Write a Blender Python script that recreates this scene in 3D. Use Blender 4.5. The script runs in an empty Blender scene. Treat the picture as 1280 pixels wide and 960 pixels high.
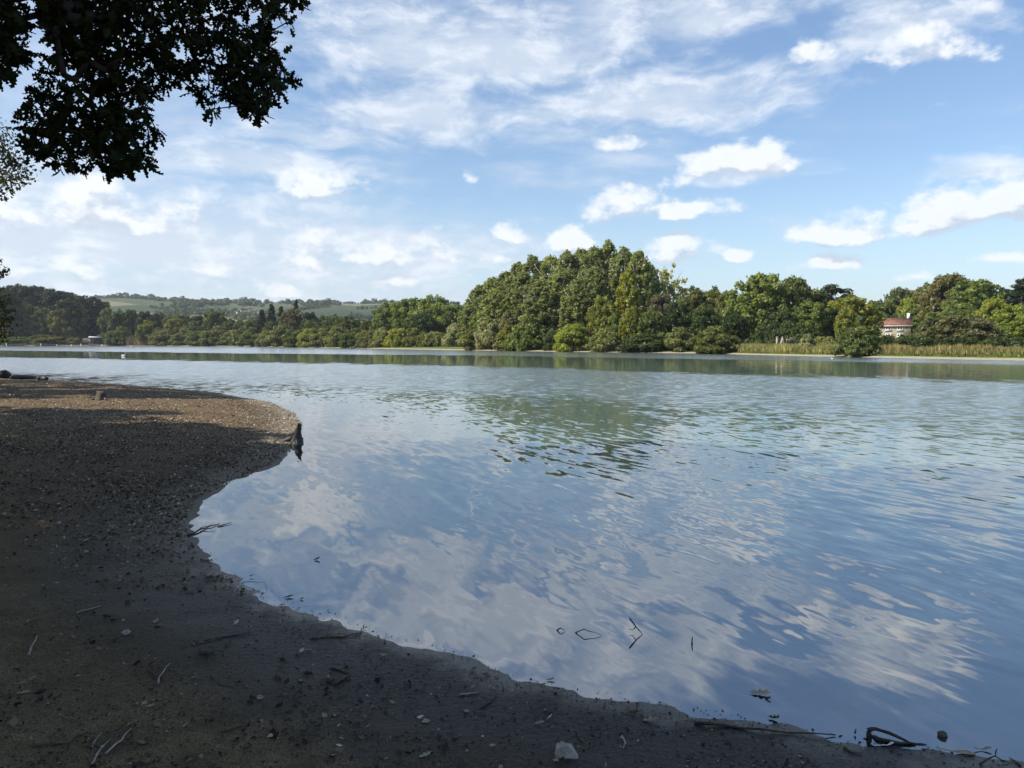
import bpy, math, random
import numpy as np
from mathutils import Vector
D = bpy.data
SC = bpy.context.scene
COL = SC.collection
R = math.radians
rng = np.random.default_rng(7)
random.seed(7)

# ------------------------------------------------------------------ camera
CAM_H, PITCH, F = 1.9, R(3.1), 961.0
cam_d = D.cameras.new('camera')
cam_d.sensor_width = 36.0
cam_d.lens = 36.0 * F / 1280.0
cam_d.clip_start, cam_d.clip_end = 0.05, 20000.0
cam = D.objects.new('camera', cam_d)
cam.location = (0, 0, CAM_H)
cam.rotation_euler = (R(90) - PITCH, 0, 0)
COL.objects.link(cam)
SC.camera = cam

# ------------------------------------------------------------------ exposure, sampling
SC.view_settings.view_transform = 'Standard'
SC.view_settings.look = 'None'
SC.view_settings.gamma = 1.0
SC.view_settings.exposure = 0.58
SC.view_settings.use_curve_mapping = False
SC.render.engine = 'CYCLES'
SC.cycles.use_denoising = True
SC.cycles.max_bounces = 6
SC.cycles.diffuse_bounces = 3
SC.cycles.glossy_bounces = 3
SC.cycles.transmission_bounces = 3
SC.cycles.transparent_max_bounces = 6
SC.cycles.volume_bounces = 0
SC.cycles.caustics_reflective = False
SC.cycles.caustics_refractive = False

SUN_AZ, SUN_EL = R(-110), R(42)


# ------------------------------------------------------------------ node helper
class G:
    def __init__(self, tree):
        self.t = tree
        self.n = tree.nodes
        self.l = tree.links

    def new(self, typ, **kw):
        n = self.n.new(typ)
        for k, v in kw.items():
            setattr(n, k, v)
        return n

    def put(self, sock, v):
        if isinstance(v, bpy.types.NodeSocket):
            self.l.new(v, sock)
        elif v is not None:
            if isinstance(v, (tuple, list)) and hasattr(sock, 'default_value') and len(sock.default_value) == 4 and len(v) == 3:
                v = (*v, 1)
            sock.default_value = v

    def m(self, op, a, b=None, c=None, clamp=False):
        n = self.new('ShaderNodeMath', operation=op, use_clamp=clamp)
        for i, v in enumerate((a, b, c)):
            if v is not None:
                self.put(n.inputs[i], v)
        return n.outputs[0]

    def v(self, op, a, b=None, c=None, out=0):
        n = self.new('ShaderNodeVectorMath', operation=op)
        for i, x in enumerate((a, b, c)):
            if x is not None:
                self.put(n.inputs[i], x)
        return n.outputs[out]

    def xyz(self, x=0, y=0, z=0):
        n = self.new('ShaderNodeCombineXYZ')
        for i, q in enumerate((x, y, z)):
            self.put(n.inputs[i], q)
        return n.outputs[0]

    def sep(self, v):
        n = self.new('ShaderNodeSeparateXYZ')
        self.put(n.inputs[0], v)
        return n.outputs

    def noise(self, vec, scale=1.0, detail=2.0, rough=0.5, dist=0.0, dim='3D'):
        n = self.new('ShaderNodeTexNoise', noise_dimensions=dim)
        self.put(n.inputs['Vector'], vec)
        n.inputs['Scale'].default_value = scale
        n.inputs['Detail'].default_value = detail
        n.inputs['Roughness'].default_value = rough
        n.inputs['Distortion'].default_value = dist
        return n

    def ss(self, x, a, b, lo=0.0, hi=1.0):
        n = self.new('ShaderNodeMapRange', interpolation_type='SMOOTHSTEP')
        self.put(n.inputs[0], x)
        self.put(n.inputs[1], a); self.put(n.inputs[2], b)
        self.put(n.inputs[3], lo); self.put(n.inputs[4], hi)
        return n.outputs[0]

    def mix(self, f, a, b, blend='MIX'):
        n = self.new('ShaderNodeMix', data_type='RGBA', blend_type=blend)
        self.put(n.inputs[0], f)
        self.put(n.inputs[6], a)
        self.put(n.inputs[7], b)
        return n.outputs[2]

    def attr(self, name, out='Fac'):
        n = self.new('ShaderNodeAttribute', attribute_name=name)
        return n.outputs[out]


def px_dir(px, py):
    a, b = (px - 640.0) / F, (480.0 - py) / F
    f = np.array([0, math.cos(PITCH), -math.sin(PITCH)])
    u = np.array([0, math.sin(PITCH), math.cos(PITCH)])
    d = f + b * u
    d[0] = a
    return d


def azel(px, py):
    d = px_dir(px, py)
    d = d / np.linalg.norm(d)
    return math.atan2(d[0], d[1]), math.asin(d[2])


# ------------------------------------------------------------------ world: sky with clouds
def build_world():
    w = D.worlds.new('World')
    SC.world = w
    w.use_nodes = True
    g = G(w.node_tree)
    g.n.clear()
    out = g.new('ShaderNodeOutputWorld')
    bg = g.new('ShaderNodeBackground')
    bg.inputs[1].default_value = 0.107
    g.l.new(bg.outputs[0], out.inputs[0])
    sky = g.new('ShaderNodeTexSky', sky_type='NISHITA')
    sky.sun_disc = False
    sky.sun_elevation = SUN_EL
    sky.sun_rotation = SUN_AZ
    sky.air_density = 1.15
    sky.dust_density = .7
    sky.ozone_density = 3.0
    tc = g.new('ShaderNodeTexCoord')
    d = tc.outputs['Generated']
    s = g.sep(d)
    az = g.m('ARCTAN2', s[0], s[1])
    el = g.m('ARCSINE', s[2])
    P = g.xyz(az, el, 0.0)

    # cumulus: ellipses (px centre, half sizes) turned into azimuth and elevation
    cl = [(402, 234, 58, 30, .9), (915, 203, 88, 24, .9), (775, 258, 48, 25, 1), (868, 260, 70, 17, .8), (706, 302, 38, 22, 1),
          (637, 294, 38, 20, .8), (625, 322, 38, 12, .6), (845, 310, 55, 24, .9), (921, 321, 28, 10, .7), (1035, 330, 40, 14, .7),
          (1065, 289, 88, 22, 1), (1228, 254, 95, 30, 1), (1260, 318, 58, 14, .8), (1014, 58, 42, 30, .6), (1160, 40, 100, 62, .55),
          (1165, 120, 50, 20, .45), (760, 176, 80, 14, .6), (470, 314, 135, 26, .75), (255, 330, 70, 18, .65), (372, 322, 45, 20, .7),
          (350, 357, 60, 13, .6), (583, 217, 24, 18, .35), (500, 345, 75, 12, .45), (130, 262, 180, 36, .75),
          (1210, 215, 80, 25, .45), (50, 330, 110, 26, .5), (1150, 350, 50, 10, .4), (960, 275, 50, 16, .4),
          ]
    bank = [(600, 50, 290, 75, 1), (790, 122, 230, 42, 1), (520, 125, 170, 60, .85), (880, 10, 130, 40, .8), (330, 205, 190, 28, .75), (1120, 30, 90, 55, .8),
            (130, 290, 330, 60, .95), (420, 325, 260, 45, .85), (60, 370, 300, 40, .9), (420, 170, 130, 25, .7), (930, 215, 110, 18, .6), (1220, 215, 100, 22, .7)]

    def field(p, cl=cl):
        run = None
        for (cx, cy, hw, hh, st) in cl:
            a0, e0 = azel(cx, cy + hh * .35)
            sx, sy = F / hw, F / (hh * 1.35)
            q = g.v('MULTIPLY_ADD', p, (sx, sy, 0), (-a0 * sx, -e0 * sy, 0))
            q2 = g.v('MULTIPLY', q, (-1, -2.3, 0))
            q3 = g.v('MAXIMUM', q, q2)
            f = g.v('LENGTH', q3, out='Value')
            f = g.m('MULTIPLY_ADD', f, -1.0, st)
            run = f if run is None else g.m('MAXIMUM', run, f)
        return run

    def dens(p):
        warp = g.noise(p, 9.0, 2, .5)
        wv = g.v('MULTIPLY_ADD', warp.outputs['Color'], (.05, .035, 0), (-.025, -.0175, 0))
        pw = g.v('ADD', p, wv)
        n1 = g.noise(g.v('MULTIPLY', p, (1.0, 1.45, 1)), 17.0, 7, .58).outputs['Fac']
        f = g.m('MAXIMUM', field(pw), -1.2)
        return g.m('MULTIPLY_ADD', g.m('SUBTRACT', n1, .5), 3.3, f)

    d1 = dens(P)
    d2 = dens(g.v('ADD', P, (-.006, .02, 0)))
    front = g.ss(s[1], -.05, .25)
    cover = g.m('MULTIPLY', g.ss(d1, -.1, .62), front)
    light = g.m('MULTIPLY_ADD', g.m('SUBTRACT', d1, d2), 1.9, .4, clamp=True)
    thick = g.ss(d1, .1, 1.1)
    light = g.m('SUBTRACT', light, g.m('MULTIPLY', thick, .12), clamp=True)

    # soft broken bank of altocumulus
    bw = g.noise(P, 7.0, 3, .5)
    pb = g.v('ADD', P, g.v('MULTIPLY_ADD', bw.outputs['Color'], (.09, .05, 0), (-.045, -.025, 0)))
    b1 = g.noise(g.v('MULTIPLY', pb, (1.0, 2.3, 1)), 17.0, 7, .6).outputs['Fac']
    b2 = g.noise(g.v('MULTIPLY', P, (1.0, 2.8, 1)), 5.0, 3, .5).outputs['Fac']
    bf = g.m('MULTIPLY_ADD', g.m('SUBTRACT', b1, .5), 1.7, g.m('MAXIMUM', field(pb, bank), -1.2))
    bf = g.m('MULTIPLY_ADD', g.m('SUBTRACT', b2, .5), 1.7, bf)
    bcov = g.m('MULTIPLY', g.m('MULTIPLY', g.ss(bf, -.3, .85), front), .78)
    bcol = g.mix(g.ss(g.m('SUBTRACT', b1, g.m('MULTIPLY', bf, .1)), .4, .58), (4.6, 5.15, 5.9), (6.2, 6.5, 6.9))

    # high soft cloud sheet over the whole sky
    den = g.m('ADD', g.m('MAXIMUM', s[2], 0.0), .12)
    pl = g.xyz(g.m('DIVIDE', s[0], den), g.m('DIVIDE', s[1], den), 3.7)
    h1 = g.noise(g.v('MULTIPLY', pl, (.75, 1.0, 1)), 1.1, 8, .6, .25).outputs['Fac']
    h2 = g.noise(pl, 6.0, 4, .6).outputs['Fac']
    hh = g.m('MULTIPLY_ADD', g.m('SUBTRACT', h2, .5), .28, h1)
    # more cloud towards the sun's side, less to the right
    side = g.ss(az, .5, -.55, -.08, .13)
    sheet = g.m('MULTIPLY', g.ss(g.m('ADD', hh, side), .43, .74), .74)
    col_sheet = g.mix(g.ss(hh, .5, .72), (4.0, 4.7, 5.7), (4.9, 5.4, 6.1))
    col_cum = g.mix(light, (3.9, 4.45, 5.3), (6.7, 6.85, 7.0))
    lowhaze = g.m('MULTIPLY', g.ss(s[2], .22, .0), .45)
    base = g.mix(1.0, sky.outputs[0], (.97, 1.0, 1.05), 'MULTIPLY')
    base = g.mix(lowhaze, base, (4.0, 5.2, 6.6))
    c = g.mix(sheet, base, col_sheet)
    c = g.mix(bcov, c, bcol)
    c = g.mix(g.m('MULTIPLY', cover, .9), c, col_cum)
    g.l.new(c, bg.inputs[0])


build_world()

sun_d = D.lights.new('sun', 'SUN')
sun_d.energy = 5.0
sun_d.angle = R(.55)
sun_d.color = (1.0, .93, .82)
sun = D.objects.new('sun', sun_d)
sdir = Vector((math.sin(SUN_AZ) * math.cos(SUN_EL), math.cos(SUN_AZ) * math.cos(SUN_EL), math.sin(SUN_EL)))
sun.rotation_euler = sdir.to_track_quat('Z', 'Y').to_euler()
sun.location = (-60, -10, 60)
COL.objects.link(sun)


# ------------------------------------------------------------------ terrain functions
def hash2(ix, iy, seed):
    h = (ix.astype(np.int64) * 374761393 + iy.astype(np.int64) * 668265263 + seed * 974634777) & 0x7fffffff
    h = ((h ^ (h >> 13)) * 1274126177) & 0x7fffffff
    return ((h ^ (h >> 16)) & 0xffff) / 65535.0


def vnoise(x, y, seed=0):
    ix, iy = np.floor(x), np.floor(y)
    fx, fy = x - ix, y - iy
    fx, fy = fx * fx * (3 - 2 * fx), fy * fy * (3 - 2 * fy)
    a = hash2(ix, iy, seed); b = hash2(ix + 1, iy, seed)
    c = hash2(ix, iy + 1, seed); d = hash2(ix + 1, iy + 1, seed)
    return (a * (1 - fx) + b * fx) * (1 - fy) + (c * (1 - fx) + d * fx) * fy


def fbm(x, y, seed=0, o=4):
    t, a, s = 0, .5, 0
    for i in range(o):
        t = t + a * vnoise(x * 2 ** i, y * 2 ** i, seed + i)
        s += a
        a *= .5
    return t / s


def sstep(a, b, x):
    t = np.clip((x - a) / (b - a), 0, 1)
    return t * t * (3 - 2 * t)


def on_water(px, py):
    d = px_dir(px, py)
    t = -CAM_H / d[2]
    return (d[0] * t, d[1] * t)


near_px = [(1280, 958), (1180, 943), (1110, 934), (1050, 928), (960, 906), (860, 888), (760, 871), (650, 851), (560, 816), (480, 795), (420, 774),
           (350, 748), (290, 722), (252, 690), (236, 655), (250, 625), (300, 599), (345, 580), (366, 558), (376, 530), (366, 516),
           (335, 502), (262, 490), (172, 482), (80, 476), (5, 471.5)]
far_px = [(0, 432.3), (100, 432.3), (200, 432.5), (300, 433), (400, 434.6), (480, 436), (540, 437.2), (600, 438.2), (700, 439.7),
          (780, 440.7), (860, 441.7), (920, 443), (1000, 445), (1100, 447.2), (1200, 449.3), (1290, 450.8)]
LAKE = [on_water(*p) for p in near_px]
LAKE += [(-31, 43), (-40, 48), (-50, 60), (-66, 84), (-120, 112), (-200, 250), (-290, 380)]
FAR = [on_water(*p) for p in far_px]
LAKE += FAR
LAKE += [(72, 70), (80, 40), (60, 8), (25, 1.0), (8, 2.2)]
LAKE = np.array(LAKE)


def shore_sd(x, y):
    """signed distance to the waterline: positive on land"""
    x = np.asarray(x, float); y = np.asarray(y, float)
    best = np.full(x.shape, 1e18)
    inside = np.zeros(x.shape, bool)
    n = len(LAKE)
    for i in range(n):
        ax, ay = LAKE[i]; bx, by = LAKE[(i + 1) % n]
        dx, dy = bx - ax, by - ay
        t = np.clip(((x - ax) * dx + (y - ay) * dy) / (dx * dx + dy * dy), 0, 1)
        best = np.minimum(best, (x - ax - t * dx) ** 2 + (y - ay - t * dy) ** 2)
        c = (ay > y) != (by > y)
        with np.errstate(divide='ignore', invalid='ignore'):
            xi = ax + (y - ay) * dx / (dy if dy != 0 else 1e-9)
        inside ^= c & (x < xi)
    s = np.sqrt(best)
    return np.where(inside, -s, s)


def height(x, y, sd=None):
    x = np.asarray(x, float); y = np.asarray(y, float)
    if sd is None:
        sd = shore_sd(x, y)
    r = np.hypot(x, y)
    nearw = 1 - sstep(50, 75, r)
    land = np.maximum(sd, 0)
    zn = np.where(sd > 0, .07 * np.minimum(land, 3) + .035 * np.clip(land - 3, 0, 12), np.maximum(.075 * sd, -1.6))
    zf = np.where(sd > 0, .1 * np.minimum(land, 4) + .018 * np.clip(land - 4, 0, 200), np.maximum(.1 * sd, -2))
    z = zn * nearw + zf * (1 - nearw)
    # undulations of the beach
    und = (fbm(x / .8, y / .8, 3, 4) - .5) * .05 + (fbm(x / .17, y / .17, 9, 3) - .5) * .034
    z = z + und * nearw * sstep(-1.5, .8, sd) * (.55 + .45 * sstep(0, 2, sd))
    az = np.arctan2(x, np.maximum(y, 1e-3))
    ridge = 80 + 14 * (vnoise(az * 7 + 20, az * 0 + .5, 5) - .5) + 10 * (vnoise(az * 19 + 3, az * 0 + .5, 6) - .5)
    z = z + sstep(650, 1750, r) * ridge * (sd > 0)
    z = z + 9 * sstep(0, 90, sd) * np.exp(-(((x + 235) / 75) ** 2 + ((y - 500) / 110) ** 2)) * (sd > 0)
    return z


def hz(x, y):
    return float(height(np.array([x]), np.array([y]))[0])


def at(px, py, Y):
    d = px_dir(px, py)
    t = Y / d[1]
    return np.array([d[0] * t, Y, CAM_H + d[2] * t])


def hit(px, py, lo=2.0, hi=3000.0):
    """where the line of sight of a place in the photo meets the ground"""
    d = px_dir(px, py)
    ts = np.geomspace(lo, hi, 1400)
    x, y, z = d[0] * ts, d[1] * ts, CAM_H + d[2] * ts
    h = np.maximum(height(x, y), 0.0)
    k = np.argmax(z < h)
    if not (z < h).any():
        k = -1
    return np.array([x[k], y[k], h[k]])


def shore_Y(px):
    """distance of the far waterline along a column of the photo"""
    pts = np.array(far_px)
    return on_water(px, float(np.interp(px, pts[:, 0], pts[:, 1])))[1]


def in_frame(p, mx=14, my=10):
    """True where points fall inside the picture (p: N x 3)"""
    f = np.array([0, math.cos(PITCH), -math.sin(PITCH)])
    u = np.array([0, math.sin(PITCH), math.cos(PITCH)])
    q = p - np.array([0, 0, CAM_H])
    w = q @ f
    X = 640 + F * q[:, 0] / np.maximum(w, 1e-3)
    Y = 480 - F * (q @ u) / np.maximum(w, 1e-3)
    return (w > .05) & (X > -mx) & (X < 1280 + mx) & (Y > -my) & (Y < 960 + my)


# ------------------------------------------------------------------ mesh helpers
def mesh(name, verts, faces, mats=(), fattr=None, vattr=None, smooth=False):
    """faces: a list of index lists or an (N,k) array"""
    me = D.meshes.new(name)
    verts = np.asarray(verts, np.float32).reshape(-1, 3)
    if isinstance(faces, np.ndarray):
        nf, k = faces.shape
        tot = np.full(nf, k, np.int32)
        idx = faces.astype(np.int32).ravel()
    else:
        tot = np.array([len(f) for f in faces], np.int32)
        idx = np.array([i for f in faces for i in f], np.int32)
        nf = len(tot)
    me.vertices.add(len(verts))
    me.vertices.foreach_set('co', verts.ravel())
    me.loops.add(len(idx))
    me.loops.foreach_set('vertex_index', idx)
    me.polygons.add(nf)
    st = np.zeros(nf, np.int32)
    st[1:] = np.cumsum(tot)[:-1]
    me.polygons.foreach_set('loop_start', st)
    me.update(calc_edges=True)
    for m in (mats if isinstance(mats, (list, tuple)) else [mats]):
        me.materials.append(m)
    for nm, a in (fattr or {}).items():
        at_ = me.attributes.new(nm, 'FLOAT', 'FACE')
        at_.data.foreach_set('value', np.asarray(a, np.float32))
    for nm, a in (vattr or {}).items():
        at_ = me.attributes.new(nm, 'FLOAT', 'POINT')
        at_.data.foreach_set('value', np.asarray(a, np.float32))
    if smooth:
        me.polygons.foreach_set('use_smooth', np.ones(nf, bool))
    me.validate()
    return me


def obj(name, me, parent=None, loc=None, kind=None):
    o = D.objects.new(name, me)
    COL.objects.link(o)
    if parent is not None:
        o.parent = parent
    if loc is not None:
        o.location = loc
    if kind:
        o['kind'] = kind
    return o


def tag(o, label, cat, group=None, kind=None):
    o['label'] = label
    o['category'] = cat
    if group:
        o['group'] = group
    if kind:
        o['kind'] = kind
    return o


def empty(name, loc, label, cat, group=None, rz=0.0, sc=None):
    o = D.objects.new(name, None)
    o.empty_display_size = .2
    COL.objects.link(o)
    o.location = [float(c) for c in loc]
    o.rotation_euler = (0, 0, rz)
    if sc is not None:
        o.scale = sc
    return tag(o, label, cat, group)


class MB:
    """collects simple solids into one mesh"""
    def __init__(self):
        self.v, self.f = [], []

    def add(self, v, f):
        b = len(self.v)
        self.v += [tuple(map(float, q)) for q in v]
        self.f += [[i + b for i in q] for q in f]
        return self

    def box(self, x0, x1, y0, y1, z0, z1):
        v = [(x, y, z) for z in (z0, z1) for y in (y0, y1) for x in (x0, x1)]
        return self.add(v, [[0, 2, 3, 1], [4, 5, 7, 6], [0, 1, 5, 4], [2, 6, 7, 3], [0, 4, 6, 2], [1, 3, 7, 5]])

    def tube(self, pts, rad, n=6, jit=0.0):
        pts = [np.array(p, float) for p in pts]
        v, f = [], []
        up = np.array([0.13, .31, 1.0])
        for i, p in enumerate(pts):
            t = pts[min(i + 1, len(pts) - 1)] - pts[max(i - 1, 0)]
            t = t / (np.linalg.norm(t) + 1e-9)
            a = np.cross(t, up)
            if np.linalg.norm(a) < .1:
                a = np.cross(t, np.array([1.0, .2, 0]))
            a /= np.linalg.norm(a)
            b = np.cross(t, a)
            for k in range(n):
                th = 2 * math.pi * k / n
                r = rad[i] * (1 + jit * random.uniform(-1, 1))
                v.append(p + r * (math.cos(th) * a + math.sin(th) * b))
        for i in range(len(pts) - 1):
            for k in range(n):
                k2 = (k + 1) % n
                f.append([i * n + k, i * n + k2, (i + 1) * n + k2, (i + 1) * n + k])
        f.append(list(range(n))[::-1])
        f.append([(len(pts) - 1) * n + k for k in range(n)])
        return self.add(v, f)

    def mesh(self, name, mat, smooth=False):
        return mesh(name, np.array(self.v), self.f, mat, smooth=smooth)


def unit(a):
    return a / (np.linalg.norm(a, axis=-1, keepdims=True) + 1e-9)


def cards(c, n, w, l, rg, up=None, bend=.25):
    """leaf sprays: lens-shaped four-cornered faces, folded across the middle; c, n: N x 3; w, l: N"""
    N = len(c)
    t = unit(np.cross(n, unit(rg.normal(size=(N, 3))))) if up is None else unit(up - n * (up * n).sum(1, keepdims=True))
    b = np.cross(n, t)
    l = np.asarray(l)[:, None]; w = np.asarray(w)[:, None]
    k = l * bend * .5
    v = np.stack([c - t * l * .5 - n * k, c + b * w * .5 - t * l * .06, c + t * l * .5 - n * k, c - b * w * .5 + t * l * .05], 1).reshape(-1, 3)
    return v, np.arange(N * 4).reshape(N, 4)


# ------------------------------------------------------------------ materials
def new_mat(name):
    m = D.materials.new(name)
    m.use_nodes = True
    g = G(m.node_tree)
    g.n.clear()
    out = g.new('ShaderNodeOutputMaterial')
    return m, g, out


def principled(g, out, col, rough=.8, spec=.3, normal=None):
    p = g.new('ShaderNodeBsdfPrincipled')
    g.put(p.inputs['Base Color'], col)
    g.put(p.inputs['Roughness'], rough)
    g.put(p.inputs['Specular IOR Level'], spec)
    if normal is not None:
        g.l.new(normal, p.inputs['Normal'])
    g.l.new(p.outputs[0], out.inputs[0])
    return p


def bump(g, h, strength, dist):
    b = g.new('ShaderNodeBump')
    b.inputs['Strength'].default_value = strength
    b.inputs['Distance'].default_value = dist
    g.put(b.inputs['Height'], h)
    return b.outputs[0]


def foliage_mat(name, transl=.45, use_obj=True, col=(.05, .08, .02), gloss=.03):
    m, g, out = new_mat(name)
    if use_obj:
        oi = g.new('ShaderNodeObjectInfo')
        base = oi.outputs['Color']
    else:
        base = g.mix(0.0, col, col)
    var = g.attr('var')
    c = g.mix(1.0, base, g.mix(var, (1.6, 1.5, 1.35), (3.4, 3.0, 2.5)), 'MULTIPLY')
    hs = g.new('ShaderNodeHueSaturation')
    g.put(hs.inputs['Hue'], g.m('MULTIPLY_ADD', var, -.03, .515))
    g.put(hs.inputs['Color'], c)
    c = hs.outputs[0]
    d = g.new('ShaderNodeBsdfDiffuse'); g.put(d.inputs[0], c)
    t = g.new('ShaderNodeBsdfTranslucent')
    g.put(t.inputs[0], g.mix(1.0, c, (1.25, 1.2, .55), 'MULTIPLY'))
    gl = g.new('ShaderNodeBsdfGlossy'); gl.inputs['Roughness'].default_value = .45
    g.put(gl.inputs[0], (.5, .5, .5))
    a = g.new('ShaderNodeMixShader'); a.inputs[0].default_value = transl
    g.l.new(d.outputs[0], a.inputs[1]); g.l.new(t.outputs[0], a.inputs[2])
    b = g.new('ShaderNodeMixShader'); b.inputs[0].default_value = gloss
    g.l.new(a.outputs[0], b.inputs[1]); g.l.new(gl.outputs[0], b.inputs[2])
    g.l.new(b.outputs[0], out.inputs[0])
    return m


M = {}
M['foliage'] = foliage_mat('tree_foliage')
M['reed'] = foliage_mat('reed_blades', .35)
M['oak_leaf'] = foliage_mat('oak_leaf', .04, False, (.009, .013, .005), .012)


def simple_mat(name, c1, c2, scale, rough=.85, spec=.25, bstr=.3, bdist=.01, det=5):
    m, g, out = new_mat(name)
    tc = g.new('ShaderNodeTexCoord')
    n = g.noise(tc.outputs['Object'], scale, det, .6)
    f = g.ss(n.outputs['Fac'], .3, .7)
    principled(g, out, g.mix(f, c1, c2), rough, spec, bump(g, n.outputs['Fac'], bstr, bdist))
    return m


M['bark'] = simple_mat('bark', (.05, .042, .033), (.13, .11, .09), 3.0, bdist=.05, bstr=.6)
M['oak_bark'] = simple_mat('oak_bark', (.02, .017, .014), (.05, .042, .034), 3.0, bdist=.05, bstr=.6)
M['pale_bark'] = simple_mat('pale_bark', (.2, .19, .165), (.42, .4, .36), 2.0)
M['dark_wood'] = simple_mat('wet_wood', (.012, .01, .009), (.045, .036, .028), 30, rough=.55, spec=.4)
M['grey_wood'] = simple_mat('weathered_wood', (.12, .105, .085), (.24, .215, .175), 20)
M['twig'] = simple_mat('dry_twig', (.05, .036, .024), (.16, .12, .085), 60)
M['pale_twig'] = simple_mat('pale_twig', (.22, .185, .14), (.42, .37, .3), 60)
M['stone'] = simple_mat('pebble_stone', (.2, .185, .16), (.42, .38, .32), 25)
M['dark_stone'] = simple_mat('dark_stone', (.05, .045, .04), (.14, .125, .11), 25)
M['brown_leaf'] = simple_mat('fallen_leaf_brown', (.07, .042, .02), (.2, .13, .06), 40)
M['tan_leaf'] = simple_mat('fallen_leaf_tan', (.22, .17, .1), (.4, .33, .22), 40)
M['green_leaf'] = simple_mat('fallen_leaf_green', (.2, .24, .13), (.42, .45, .3), 40)
M['white'] = simple_mat('white_paint', (.7, .7, .68), (.82, .82, .8), 5)
M['feather'] = simple_mat('white_feather', (.72, .72, .72), (.85, .85, .84), 5)
M['beak'] = simple_mat('orange_beak', (.4, .14, .02), (.5, .2, .03), 5)
M['hut_wall'] = simple_mat('grey_boards', (.05, .058, .07), (.09, .1, .115), 3)
M['hut_roof'] = simple_mat('pale_roof_sheet', (.36, .37, .38), (.5, .51, .52), 3)
M['glass'] = None


def stone_wall_mat():
    m, g, out = new_mat('rubble_stone')
    tc = g.new('ShaderNodeTexCoord')
    v = g.new('ShaderNodeTexVoronoi'); v.inputs['Scale'].default_value = 2.6
    g.put(v.inputs['Vector'], g.v('MULTIPLY', tc.outputs['Object'], (1, 1, 1.8)))
    s = g.sep(v.outputs['Color'])
    c = g.mix(s[0], (.2, .172, .125), (.36, .32, .24))
    principled(g, out, c, .9, .2, bump(g, v.outputs['Distance'], .5, .03))
    return m


def roof_mat():
    m, g, out = new_mat('red_clay_tiles')
    tc = g.new('ShaderNodeTexCoord')
    n = g.noise(tc.outputs['Object'], 1.1, 5, .65)
    n2 = g.noise(tc.outputs['Object'], 7, 2, .5)
    c = g.mix(g.ss(n.outputs['Fac'], .35, .65), (.11, .05, .038), (.25, .115, .08))
    c = g.mix(g.ss(n2.outputs['Fac'], .5, .8), c, (.22, .14, .105))
    principled(g, out, c, .85, .2, bump(g, n2.outputs['Fac'], .4, .04))
    return m


M['rubble'] = stone_wall_mat()
M['tiles'] = roof_mat()
mg, g_, o_ = new_mat('window_glass')
principled(g_, o_, (.015, .018, .02), .08, .5)
M['glass'] = mg


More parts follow.
